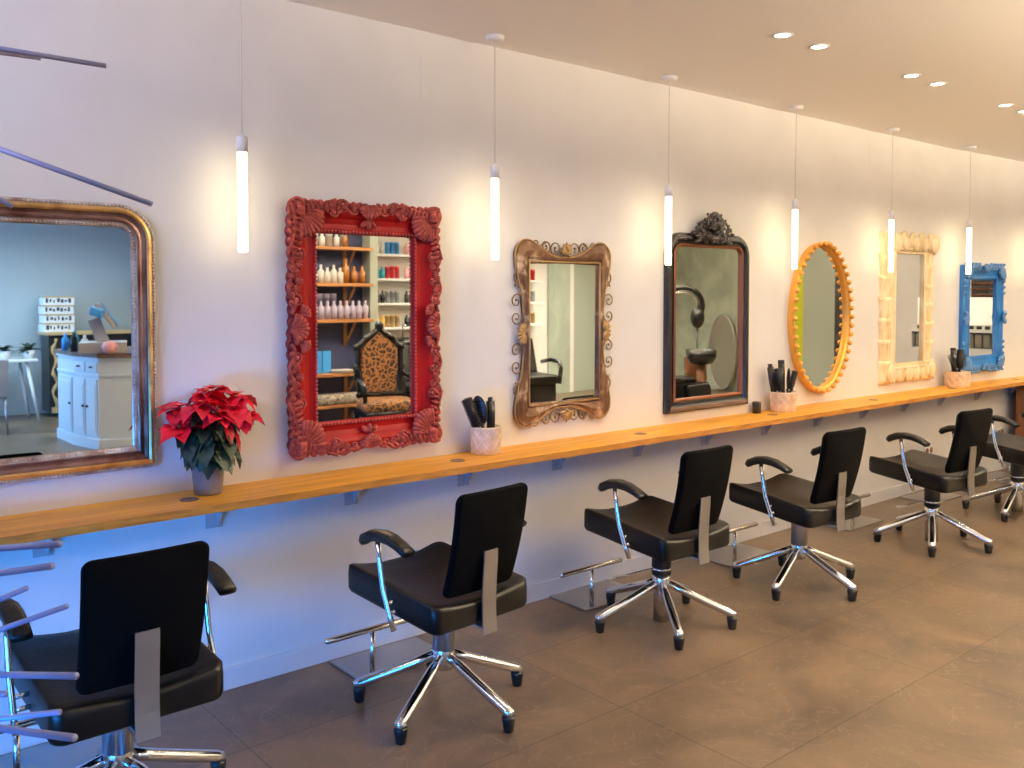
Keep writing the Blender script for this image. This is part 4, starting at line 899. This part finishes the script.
a = MB(); a.lathe([(0, 0), (0.049, 0), (0.052, 0.012), (0.060, 0.118), (0.064, 0.120), (0.064, 0.134), (0.059, 0.134), (0.056, 0.116), (0.048, 0.01), (0, 0.01)], (0, 0, 0), 32); a.build('pot', 'grey_pot', t)
a = MB(); a.lathe([(0, 0.105), (0.057, 0.105), (0.057, 0.112), (0, 0.116)], (0, 0, 0), 24); a.build('soil', 'bristle_black', t)
random.seed(21)
st = MB(); gr = MB(); rd = MB(); yb = MB()
heads = [(-0.01, 0.0, 0.375), (-0.10, 0.0, 0.325), (0.105, -0.01, 0.355), (-0.05, -0.06, 0.34), (0.07, -0.07, 0.315), (0.03, 0.03, 0.38), (-0.12, -0.04, 0.26), (0.11, -0.05, 0.285), (0.01, -0.09, 0.30)]
for (hx, hy, hz) in heads:
    st.tube([(hx * 0.15, hy * 0.15, 0.11), (hx * 0.5, hy * 0.5, 0.2), (hx, hy, hz)], [0.005, 0.004, 0.003], 6)
    n_ = 8
    for k in range(n_):
        an = 2 * PI * k / n_ + random.uniform(-0.25, 0.25); up_ = random.uniform(-0.25, 0.35); L = random.uniform(0.080, 0.118)
        dd = (math.cos(an), math.sin(an), up_)
        if hy + dd[1] * L > 0.075: continue
        leaf(rd, (hx, hy, hz - 0.004), dd, L, L * 0.66, random.uniform(0.5, 1.5), 0, random.uniform(-0.35, 0.35), True)
    for k in range(5):
        an = 2 * PI * k / 5; leaf(rd, (hx, hy, hz + 0.004), (math.cos(an), math.sin(an), 0.7), 0.045, 0.024, 0.6, 0, 0)
    for k in range(4): yb.ell((hx + random.uniform(-.008, .008), hy + random.uniform(-.008, .008), hz + 0.012), (0.004,) * 3, None, 0, 6, 4)
for i in range(96):
    an = random.uniform(PI * 0.98, PI * 2.02) if i % 4 else random.uniform(0, PI * 2); z = random.uniform(0.15, 0.31); r_ = random.uniform(0.02, 0.075)
    bx, by = r_ * math.cos(an), r_ * math.sin(an) * 0.8; L = random.uniform(0.09, 0.125)
    dd = (math.cos(an), math.sin(an), random.uniform(-0.35, 0.25))
    if by + dd[1] * L > 0.08: continue
    st.tube([(0, 0, z - 0.05), (bx, by, z)], 0.0018, 4)
    leaf(gr, (bx, by, z), dd, L * 0.93, L * 0.52, random.uniform(1.4, 3.4), 0, random.uniform(-0.4, 0.4), True)
for (x_, y_, z_, dx, dy, dz, L) in ((0.02, -0.06, 0.20, 0.1, -0.55, -0.6, 0.12), (0.07, -0.05, 0.24, 0.5, -0.35, -0.9, 0.10), (0.04, -0.07, 0.27, 0.2, -0.5, -0.9, 0.09)): leaf(gr if L > 0.1 else rd, (x_, y_, z_), (dx, dy, dz), L, L * 0.5, 1.2, 0, 0, True)
o_ = len(st.V); st.V += yb.V; st.F += [tuple(q + o_ for q in f) for f in yb.F]; st.M += [1] * len(yb.F); st.S += yb.S
st.build('stems', ['stem_green', 'yellow_bud'], t); gr.build('leaves', 'dark_leaf', t, label='dark green leaves'); rd.build('bracts', 'red_bract', t, label='bright red bracts')

# ------------------------------------------------------------------ rod tree at the left edge
t = thing('rod_tree', 'pale lilac rods reaching in from the left edge of the picture', 'decoration', (0.19, -1.10, 0))
a = MB(); a.lathe([(0, 0), (0.17, 0), (0.17, 0.012), (0.03, 0.02), (0.018, 0.05), (0, 0.05)], (0, 0, 0), 28); a.build('base', 'rod_lilac', t)
a = MB(); a.cyl((0, 0, 0.02), (0, 0, 2.2), 0.016, None, 14); a.build('pole', 'rod_lilac', t)
def pix(u, v, fwd):
    d = fw + r2 * ((u - 512) / F_PX) - u2 * ((v - V0) / F_PX); return Vector((0, -CAM_D, CAM_H)) + d * (fwd / d.dot(fh))
RODS = [(106, 66, 2.15, 2.10), (40, 58, 2.15, 2.085), (152, 204, 1.95, 1.95), (12, 206, 1.9, 1.88), (60, 544, 1.50, 0.995), (52, 566, 1.50, 0.925), (27, 588, 1.9, 0.79), (67, 606, 1.85, 0.745), (76, 676, 1.42, 0.75), (60, 712, 1.75, 0.62), (74, 738, 1.30, 0.665), (6, 694, 1.6, 0.70)]
for u_, v_, fd, hz in RODS:
    p = pix(u_, v_, fd) - Vector((0.19, -1.10, 0))
    a = MB(); a.cyl((0, 0, hz), tuple(p), 0.0058, None, 12); a.build('rod', 'rod_lilac', t)
for an, hz, L in ((2.4, 1.7, 0.5), (3.1, 1.5, 0.55), (3.9, 1.3, 0.6), (2.7, 1.1, 0.6), (4.3, 1.6, 0.4), (3.5, 0.9, 0.6), (2.2, 0.7, 0.6), (1.75, 1.62, 0.45), (2.9, 1.9, 0.4)):
    a = MB(); a.cyl((0, 0, hz), (L * math.cos(an), L * math.sin(an), hz - 0.06), 0.0058, None, 12); a.build('rod', 'rod_lilac', t)

# ------------------------------------------------------------------ the other side of the salon, seen in the mirrors
# reception cabinet
t = thing('reception_cabinet', 'panelled reception cabinet, its colour tinted by blue daylight, reflected in the gold mirror', 'cabinet', (3.05, -6.72, 0))
PL = [(-0.50, -0.50), (-0.50, 0.12), (-0.40, 0.62), (-0.12, 0.74), (0.9, 0.70), (0.9, -0.50)]
def grow(P, k): return [(x * (1 + k / 0.7) , y * (1 + k / 0.7)) for x, y in P]
a = MB(); a.prism(PL, 0.09, 0.90, 'z'); a.prism(grow(PL, 0.022), 0, 0.10, 'z'); a.prism(grow(PL, 0.012), 0.72, 0.745, 'z'); a.prism(grow(PL, 0.02), 0.885, 0.91, 'z'); a.build('body', 'cabinet_daylit', t)
a = MB(); a.prism(grow(PL, 0.035), 0.91, 0.95, 'z'); a.build('countertop', 'counter_wood', t)
def on_edge(p, q, f0, f1, z0, z1, out=0.012, mi=0):
    p = Vector((*p, 0)); q = Vector((*q, 0)); d = q - p; nrm = Vector((d.y, -d.x, 0)).normalized()
    if nrm.dot(p + q) < 0: nrm = -nrm
    a_ = p + d * f0; b_ = p + d * f1; m2 = MB()
    V = [a_, b_, b_ + nrm * out, a_ + nrm * out]; m2.add([tuple(v + Vector((0, 0, z))) for z in (z0, z1) for v in V], [(3, 2, 1, 0), (4, 5, 6, 7), (0, 1, 5, 4), (1, 2, 6, 5), (2, 3, 7, 6), (3, 0, 4, 7)], mi, False)
    return m2
E1, E2, E3, E4 = (-0.50, 0.12), (-0.40, 0.62), (-0.12, 0.74), (0.9, 0.70)
for (p, q, fs, kn) in ((E1, E2, (0.05, 0.47), 0.42), (E1, E2, (0.53, 0.95), 0.58), (E3, E4, (0.06, 0.94), 0.12), ((-0.5, -0.5), E1, (0.08, 0.92), 0.85)):
    m2 = on_edge(p, q, fs[0], fs[1], 0.13, 0.69); d_ = m2.build('door', 'cabinet_daylit', t)
    m3 = on_edge(p, q, fs[0] + 0.04, fs[1] - 0.04, 0.18, 0.64, 0.018); m3.build('panel', 'cabinet_daylit', d_)
    pp = Vector((*p, 0)).lerp(Vector((*q, 0)), kn); m4 = MB(); m4.ell((pp.x * 1.05, pp.y * 1.05 + 0.0, 0.42), (0.014,) * 3); m4.build('knob', 'black_item', d_)
for fs in ((0.05, 0.47), (0.53, 0.95)):
    m2 = on_edge(E1, E2, fs[0], fs[1], 0.765, 0.865); d_ = m2.build('drawer', 'cabinet_daylit', t)
    pp = Vector((*E1, 0)).lerp(Vector((*E2, 0)), sum(fs) / 2); m4 = MB(); m4.ell((pp.x * 1.05, pp.y * 1.05, 0.815), (0.022, 0.016, 0.010)); m4.build('knob', 'black_item', d_)
# till on the cabinet
t = thing('cash_register', 'grey cash register with tilted screen on the reception cabinet', 'cash register', (2.74, -6.32, 0.95), 0.30)
a = MB(); a.box(-0.20, 0.24, -0.20, 0.20, 0, 0.11, 0, 0.008); a.build('cash_drawer', 'grey_item', t)
a = MB(); a.obox((-0.02, 0.02, 0.22), (0.12, 0.05, 0.26), Rm('Y', -0.35), 0, 0.006); a.build('stand', 'grey_item', t)
a = MB(); a.obox((0.05, 0.0, 0.37), (0.30, 0.30, 0.045), Rm('Y', 0.95), 0, 0.008); s_ = a.build('monitor', 'grey_item', t)
a = MB(); a.obox((0.085, 0.0, 0.395), (0.26, 0.26, 0.004), Rm('Y', 0.95), 0); a.build('screen', 'blue_item', s_)
a = MB(); a.obox((-0.03, 0.11, 0.41), (0.13, 0.16, 0.09), Rm('Y', 0.3), 0, 0.02); a.build('customer_display', 'blue_item', t)
a = MB(); a.lathe([(0, 0), (0.05, 0), (0.055, 0.09), (0.10, 0.15), (0.10, 0.17), (0.05, 0.12), (0, 0.11)], (0, 0, 0), 20); one(a, 'sweet_bowl', ['red_item'], 'red glass bowl beside the cash register', 'bowl', None, (3.16, -6.20, 0.95))
a = MB(); a.lathe([(0.02, 0), (0.06, 0.02), (0.075, 0.07), (0.05, 0.12), (0, 0.13)], (0, 0, 0), 18); one(a, 'round_ornament', 'pink_item', 'round pink ornament at the front edge of the reception cabinet', 'ornament', None, (2.74, -6.04, 0.95))
for i, (x, y, c, h) in enumerate(((2.60, -6.72, 'teal_item', 0.22), (2.56, -6.62, 'black_item', 0.20), (2.66, -6.60, 'white_item', 0.17), (2.54, -6.86, 'blue_item', 0.18))):
    a = MB(); a.lathe([(0, 0), (0.035, 0), (0.035, h * 0.68), (0.014, h * 0.8), (0.014, h), (0, h)], (0, 0, 0), 16)
    one(a, 'care_bottle', c, ('teal', 'black', 'white', 'blue')[i] + ' bottle standing behind the cash register', 'bottle', 'bottles on the reception cabinet', (x, y, 0.95))
# black console with stacked magazine boxes
t = thing('console_table', 'dark console with gilt carving behind the reception cabinet', 'console', (3.5, -9.2, 0))
a = MB(); a.box(-0.62, 0.9, -0.2, 0.2, 0.05, 1.02, 0, 0.01); a.build('body', 'black_item', t)
a = MB(); a.box(-0.66, 0.94, -0.24, 0.24, 1.02, 1.06, 0, 0.006); a.build('tabletop', 'tan_item', t)
a = MB()
a.tube([(-0.56 + 0.025 * math.sin(k * 1.3), 0.205, 0.10 + 0.055 * k) for k in range(17)], [0.012 + 0.008 * (k % 3) for k in range(17)], 6)
a.box(-0.6, 0.88, 0.19, 0.23, 0.05, 0.12); a.build('carving', 'tan_item', t)
for k in range(4):
    t = thing('magazine_box', ('bottom', 'second', 'third', 'top')[k] + ' pale printed box of the stack on the dark console', 'box', (3.02 + 0.01 * (k % 2), -9.22, 1.06 + 0.112 * k), 0.02 * k)
    a = MB(); a.box(-0.175, 0.175, -0.15, 0.15, 0, 0.104, 0, 0.003); a.box(-0.18, 0.18, -0.155, 0.155, 0.094, 0.111, 1, 0.002); a.build('box_body', ['paper_white', 'tan_item'], t); t['group'] = 'printed boxes stacked on the console'
    a = MB()
    for j in range(7): a.box(-0.15 + 0.043 * j, -0.15 + 0.043 * j + random.uniform(0.015, 0.034), 0.15, 0.1515, 0.03 + 0.01 * (j % 2), 0.085 - 0.01 * (j % 3))
    a.build('printed_marks', 'ink', t)
# white desk with plants
t = thing('side_table', 'white table with splayed legs against the grey blue wall', 'table', (2.08, -9.0, 0))
a = MB(); a.box(-0.6, 0.62, -0.28, 0.28, 0.72, 0.75, 0, 0.006); a.build('tabletop', 'white_item', t)
for sx in (-1, 1):
    for sy in (-1, 1): a = MB(); a.tube([(sx * 0.5, sy * 0.2, 0.72), (sx * 0.62, sy * 0.26, 0)], [0.022, 0.016], 10); a.build('leg', 'white_item', t)
for i, (x, lb) in enumerate(((2.37, 'small green potted plant left on the white table'), (2.64, 'small green potted plant right on the white table'))):
    t = thing('potted_plant', lb, 'plant', (x, -8.95, 0.75)); a = MB(); a.lathe([(0, 0), (0.06, 0), (0.08, 0.10), (0.07, 0.10), (0, 0.09)], (0, 0, 0), 18); a.build('pot', 'white_item', t)
    a = MB()
    for k in range(26): an = random.uniform(0, 2 * PI); leaf(a, (0, 0, 0.09), (math.cos(an), math.sin(an), random.uniform(0.2, 2)), random.uniform(0.10, 0.2), 0.06, 1.2)
    a.build('leaves', 'dark_leaf', t)
# dark chair before the white table
t = thing('guest_chair', 'grey guest chair in front of the white table', 'chair', (1.95, -8.0, 0))
a = MB(); V, Fs = cushion(plan_rr(0.24, 0.24, 0.46, 0.05), 0.40, 0.47, 0.02, 0.02); a.add(V, Fs); a.build('seat', 'grey_item', t)
a = MB(); a.obox((0, 0.24, 0.62), (0.46, 0.04, 0.42), Rm('X', -0.12), 0, 0.012); a.build('backrest', 'grey_item', t)
for sx in (-1, 1):
    for sy in (-1, 1): a = MB(); a.cyl((sx * 0.2, sy * 0.2, 0.41), (sx * 0.22, sy * 0.22, 0), 0.012, None, 10); a.build('leg', 'brushed_steel', t)
# bottle shelf against the navy wall
t = thing('product_shelves', 'wooden bracket shelves of hair products on the navy wall', 'shelves', (5.0, -5.62, 0))
SHZ = (2.05, 1.655, 1.265, 0.68, 0.34)
for z in SHZ:
    a = MB(); a.box(-0.38, 0.34, 0.0, 0.26, z - 0.035, z, 0, 0.003); q = a.build('shelf_board', 'shelf_wood', t)
    a = MB(); a.box(0.10, 0.14, 0.0, 0.02, z - 0.3, z - 0.035); a.tube([(0.12, 0.02, z - 0.28), (0.12, 0.23, z - 0.04)], 0.014, 6, smooth=False); a.build('bracket', 'shelf_wood', q)
def bottle(r, h, kind):
    a = MB()
    if kind == 0: a.lathe([(0, 0), (r, 0), (r, h * 0.66), (r * 0.4, h * 0.78), (r * 0.4, h), (0, h)], (0, 0, 0), 12)
    elif kind == 1: a.lathe([(0, 0), (r, 0), (r, h * 0.8), (r * 1.04, h * 0.8), (r * 1.04, h), (0, h)], (0, 0, 0), 14)
    else: a.lathe([(0, 0), (r, 0), (r, h * 0.70), (r * 0.5, h * 0.74), (r * 0.5, h * 0.9), (r * 0.3, h), (0, h)], (0, 0, 0), 12)
    return a
protos = {}; cnt = {}
def put_bottle(x, y, z, r, h, kind, m__, label, group):
    key = (r, h, kind, m__)
    if key not in protos: o = bottle(r, h, kind).build('product_bottle' if kind != 1 else 'product_jar', m__); protos[key] = o
    else: o = protos[key].copy(); COL.objects.link(o)
    cnt[label] = cnt.get(label, 0) + 1
    if group: label = label + ', ' + ORD[cnt[label] - 1] + ' from one end'
    o.location = (x, y, z); tag(o, label, 'bottle' if kind != 1 else 'jar', group)
for i in range(5): put_bottle(4.68 + 0.088 * i, -5.48, 2.05, 0.036, 0.15, 1 if i % 2 == 0 else 2, 'white_item', 'white container on the top shelf of the navy wall', 'containers on the top product shelf')
put_bottle(4.86 + 0.17, -5.44, 2.05, 0.032, 0.16, 0, 'amber_glass', 'dark bottle at the right end of the top product shelf', None)
for i in range(5): put_bottle(4.66 + 0.078 * i, -5.45, 1.655, 0.035, 0.20 if i % 2 else 0.17, 0, 'white_item', 'white bottle on the second shelf of the navy wall', 'white bottles on the second product shelf')
put_bottle(5.04, -5.45, 1.655, 0.042, 0.27, 0, 'amber_glass', 'tall amber bottle on the second shelf of the navy wall', None)
for i in range(2): put_bottle(5.145 + 0.10 * i, -5.45, 1.655, 0.036, 0.19, 2, 'amber_glass', 'small amber bottle right on the second shelf of the navy wall', 'small amber bottles on the second product shelf')
for i in range(9): put_bottle(4.66 + 0.078 * i, -5.45, 1.265, 0.034, 0.20, 0, 'lavender_bottle', 'pale lavender bottle on the third shelf of the navy wall', 'lavender bottles on the third product shelf')
for i in range(4): put_bottle(4.68 + 0.085 * i, -5.55, 1.265, 0.038, 0.28, 1, 'lavender_bottle', 'tall lavender jar behind the bottles on the third shelf', 'tall jars on the third product shelf')
for i in range(2):
    a = MB(); a.box(-0.045, 0.045, -0.006, 0.006, 0, 0.24); one(a, 'leaflet', 'blue_item', ('left', 'right')[i] + ' blue leaflet standing on the fourth shelf of the navy wall', 'leaflet', None, (4.72 + 0.11 * i, -5.5, 0.68), 0.2)
a = MB(); a.lathe([(0, 0), (0.11, 0), (0.14, 0.03), (0.135, 0.03), (0, 0.01)], (0, 0, 0), 20); one(a, 'plate', 'white_item', 'white plate lying on the fourth shelf of the navy wall', 'plate', None, (4.98, -5.46, 0.68))
a = MB(); V, Fs = cushion(plan_rr(0.30, 0.30, 0.24, 0.06), 0, 0.11, 0.03, 0.04); a.add(V, Fs); one(a, 'fur_cushion', 'fur_throw', 'furry grey cushion on the lowest shelf of the navy wall', 'cushion', None, (4.95, -5.48, 0.34))
# leopard throne chair
t = thing('throne_chair', 'black carved throne chair with leopard print upholstery', 'chair', (4.86, -4.33, 0), 0.25)
a = MB(); V, Fs = cushion(plan_rr(0.26, 0.30, 0.54, 0.10), 0.40, 0.50, 0.02, 0.04); a.add(V, Fs); a.build('seat', 'leopard', t)
a = MB(); a.box(-0.28, 0.28, -0.26, 0.27, 0.33, 0.41, 0, 0.02); a.build('seat_frame', 'gloss_black', t)
BK = [(-0.20, 0.52), (-0.235, 0.80), (-0.225, 1.0), (-0.13, 1.09), (0, 1.19), (0.13, 1.09), (0.225, 1.0), (0.235, 0.80), (0.20, 0.52)]
a = MB(); a.prism([(x * 0.82, 0.55 + (z - 0.52) * 0.90) for x, z in BK], -0.235, -0.285, 'y'); a.build('back_upholstery', 'leopard', t)
a = MB(); a.tube([(x, -0.26, z) for x, z in BK], 0.034, 10, closed=True)
for x, z in BK: a.ell((x * 1.04, -0.25, z * 1.005), (0.04, 0.03, 0.04))
a.ell((0, -0.25, 1.215), (0.05, 0.03, 0.06)); a.box(-0.2, 0.2, -0.275, -0.25, 0.5, 0.56); a.build('back_frame', 'gloss_black', t)
for sx in (-1, 1):
    for sy in (-1, 1): a = MB(); a.tube([(sx * 0.24, sy * 0.22, 0.35), (sx * 0.27, sy * 0.25, 0.22), (sx * 0.25, sy * 0.24, 0.08), (sx * 0.28, sy * 0.27, 0.0)], [0.035, 0.026, 0.018, 0.026], 10); a.build('leg', 'gloss_black', t)
    a = MB(); a.tube([(sx * 0.25, -0.24, 0.72), (sx * 0.29, -0.1, 0.70), (sx * 0.29, 0.1, 0.69), (sx * 0.28, 0.18, 0.64), (sx * 0.27, 0.16, 0.42)], 0.022, 10); a.build('armrest', 'gloss_black', t)
# white wash-area shelves with coloured products
for (xa, xb, lb) in ((6.2, 7.5, 'white wall shelves of coloured products by the wash area'), (8.6, 9.12, 'white wall shelves of coloured products beside the stucco pillar')):
    t = thing('product_shelves', lb, 'shelves', (xa, -7.0, 0))
    for z in (1.10, 1.42, 1.74, 2.06): a = MB(); a.box(0, xb - xa, 0, 0.22, z - 0.03, z, 0, 0.002); a.build('shelf_board', 'white_item', t)
    n_ = int((xb - xa) / 0.075)
    for zi, (z, cols) in enumerate(((1.10, ('yellow_item', 'tan_item', 'black_item')), (1.42, ('black_item', 'grey_item')), (1.74, ('teal_item', 'red_item', 'pink_item')), (2.06, ('white_item', 'blue_item', 'pink_item')))):
        for i in range(n_):
            if i % 7 == 6: continue
            put_bottle(xa + 0.05 + 0.075 * i, -6.88, z, 0.03, 0.16, (i // 3) % 3, cols[(i // 3) % len(cols)], 'container on the ' + ('lowest', 'second', 'third', 'top')[zi] + (' white wash-area shelf' if xa < 8 else ' white shelf by the pillar'), 'products on the white shelves ' + ('by the wash area' if xa < 8 else 'beside the pillar'))
# wash unit chairs
def wash_chair(name, label, x, y, rz):
    t = thing(name, label, 'wash chair', (x, y, 0), rz, 'black hair wash chairs')
    a = MB(); V, Fs = cushion(plan_rr(0.27, 0.27, 0.60, 0.06), 0.36, 0.48, 0.02, 0.03); a.add(V, Fs); a.build('seat', 'black_leather', t)
    a = MB(); a.obox((0, -0.34, 0.68), (0.50, 0.10, 0.52), Rm('X', 0.30), 0, 0.03); a.build('backrest', 'black_leather', t)
    for sx in (-1, 1): a = MB(); a.tube([(sx * 0.30, -0.22, 0.62), (sx * 0.31, 0.0, 0.66), (sx * 0.31, 0.22, 0.64), (sx * 0.31, 0.26, 0.56), (sx * 0.30, 0.24, 0.36)], 0.028, 10); a.build('armrest', 'gloss_black', t)
    a = MB(); a.box(-0.25, 0.25, -0.45, 0.25, 0.0, 0.36, 0, 0.02); a.cyl((0, -0.62, 0), (0, -0.62, 0.78), 0.06, None, 16); a.build('base', 'gloss_black', t)
    a = MB(); a.lathe([(0.06, 0.76), (0.18, 0.78), (0.26, 0.88), (0.28, 0.98), (0.265, 0.985), (0.23, 0.90), (0.14, 0.83), (0, 0.82)], (0, -0.62, 0), 28); a.build('basin', 'gloss_black', t)
    a = MB(); a.tube([(0, -0.84, 0.95), (0, -0.84, 1.12), (0, -0.78, 1.16), (0, -0.70, 1.13)], 0.012, 8); a.build('tap', 'chrome', t)
    return t
w0 = wash_chair('wash_chair', 'black hair wash chair reflected in the right part of the red mirror', 6.15, -5.6, 0.3)
for x, y, rz, lb in ((7.95, -5.7, 0.2, 'black hair wash chair reflected at the left of the bronze mirror'),):
    t = copy_tree(w0); t.location = (x, y, 0); t.rotation_euler = (0, 0, rz); t['label'] = lb
# hood dryer
t = thing('hood_dryer', 'black and chrome hood dryer on a stand reflected in the black mirror', 'hair dryer', (10.16, -4.70, 0), math.radians(40))
for k in range(4): a = MB(); a.tube([(0, 0, 0.10), (0.26 * math.cos(k * PI / 2), 0.26 * math.sin(k * PI / 2), 0.03)], [0.02, 0.015], 8); a.build('foot', 'chrome', t)
a = MB(); a.cyl((0, 0, 0.08), (0, 0, 1.15), 0.014, None, 12); a.build('stand', 'gloss_black', t)
a = MB(); a.tube([(-0.22 + 0.29 * math.cos(q), 0.0 + 0.10 * math.sin(q), 1.36 + 0.27 * math.sin(q)) for q in [-0.35 + 0.2 * k for k in range(16)]], 0.036, 10); a.build('ring_arm', 'gloss_black', t)
a = MB(); a.tube([(-0.22 + 0.24 * math.cos(q), -0.03 + 0.10 * math.sin(q), 1.34 + 0.22 * math.sin(q)) for q in [0.1 + 0.2 * k for k in range(12)]], 0.020, 8); a.build('inner_ring', 'chrome', t)
a = MB(); a.ell((0.0, 0, 1.21), (0.10, 0.10, 0.15), None, 0, 18, 12); a.build('hood', 'gloss_black', t)
t = thing('wash_basin_unit', 'black hair washing basin with a brown seat reflected in the black mirror', 'wash basin', (9.72, -4.28, 0), math.radians(40))
a = MB(); a.lathe([(0.06, 0.60), (0.15, 0.62), (0.20, 0.70), (0.21, 0.80), (0.195, 0.80), (0.17, 0.71), (0.10, 0.66), (0, 0.65)], (0, 0, 0), 28); a.build('basin', 'gloss_black', t)
a = MB(); a.cyl((0, 0, 0), (0, 0, 0.62), 0.07, 0.06, 16); a.build('pedestal', 'brown_wood', t)
a = MB(); V, Fs = cushion(plan_rr(0.24, 0.24, 0.46, 0.05), 0.36, 0.44, 0.02, 0.02); a.add([(x - 0.34, y, z) for x, y, z in V], Fs); a.box(-0.56, -0.12, -0.22, 0.22, 0.02, 0.36, 0, 0.02); a.build('seat', 'black_leather', t)
a = MB(); a.obox((-0.02, -0.28, 0.52), (0.30, 0.05, 0.34), Rm('X', 0.2), 0, 0.02); a.build('backrest', 'brown_wood', t)
# tall oval panel leaning on the stucco wall
a = MB(); P = [(0.27 * math.cos(2 * PI * k / 40), 0.62 + 0.60 * math.sin(2 * PI * k / 40)) for k in range(40)]; a.prism(P, 0, 0.03, 'x')
t = thing('leaning_panel', 'tall oval grey panel leaning on the stucco wall, seen in the black mirror', 'panel', (11.85, -5.55, 0)); a.build('panel', 'towel_grey', t)
a = MB(); a.tube([(0.0, 0.26 * math.cos(2 * PI * k / 40), 0.62 + 0.59 * math.sin(2 * PI * k / 40)) for k in range(40)], 0.014, 6, closed=True); a.build('rim', 'brushed_steel', t)
# end wall items seen in the white and blue mirrors
t = thing('towel_cabinet', 'white open cabinet of rolled towels reflected in the blue mirror', 'cabinet', (11.75, -1.86, 0))
a = MB(); a.box(-0.2, 0.22, -0.5, 0.5, 0, 0.86); a.box(-0.2, 0.22, -0.5, 0.5, 1.06, 1.10); a.box(-0.2, 0.22, -0.5, -0.48, 0.86, 1.06); a.box(-0.2, 0.22, 0.48, 0.5, 0.86, 1.06); a.box(0.2, 0.22, -0.48, 0.48, 0.86, 1.06); a.build('body', 'white_item', t)
for i in range(8): a = MB(); V, Fs = cushion(plan_rr(0.047, 0.047, 0.26, 0.03), 0, 0.185, 0.02, 0.03); a.add(V, Fs); one(a, 'rolled_towel', 'towel_grey', ORD[i] + ' upright rolled towel in the white cabinet, from the lime wall side', 'towel', 'rolled towels in the white cabinet', (11.72, -2.27 + 0.105 * i, 0.862), PI / 2)
for i in range(8): a = MB(); a.lathe([(0, 0), (0.032, 0), (0.032, 0.04), (0, 0.04)], (0, 0, 0), 14); one(a, 'black_jar', 'black_item', ORD[i] + ' black jar on top of the towel cabinet, from the lime wall side', 'jar', 'black jars on the towel cabinet', (11.62, -2.27 + 0.105 * i, 1.10))
t = thing('drum_lamp', 'large pale drum lamp shade hanging before a dark louvre', 'lamp', (11.55, -1.92, CH))
a = MB(); a.cyl((0, 0, 0), (0, 0, -1.24), 0.005, None, 6); a.build('cord', 'black_item', t)
a = MB(); a.lathe([(0.31, -1.55), (0.31, -1.22), (0.305, -1.22), (0.305, -1.55)], (0, 0, 0), 36, caps=False); a.lathe([(0, -1.24), (0.305, -1.24)], (0, 0, 0), 36, caps=False); a.build('lamp_shade', 'shade_white', t)
t = thing('louvre_panel', 'dark slatted louvre on the end wall above the towel cabinet', 'louvre', (11.96, -1.86, 1.72))
a = MB(); a.box(-0.02, 0.01, -0.49, 0.49, -0.30, 0.22); a.build('backing', 'dark_paint', t)
for k in range(7): a = MB(); a.obox((-0.04, 0, -0.26 + 0.07 * k), (0.045, 0.96, 0.010), Rm('Y', 0.5), 0); a.build('slat', 'brown_wood', t)
a = MB(); a.box(-0.06, 0.06, -0.003, 0.012, -0.06, 0.06, 0, 0.004); one(a, 'light_switch', 'grey_item', 'square light switch on the grey green wall, seen in the bronze mirror', 'switch', None, (10.5, -7.0, 1.15))
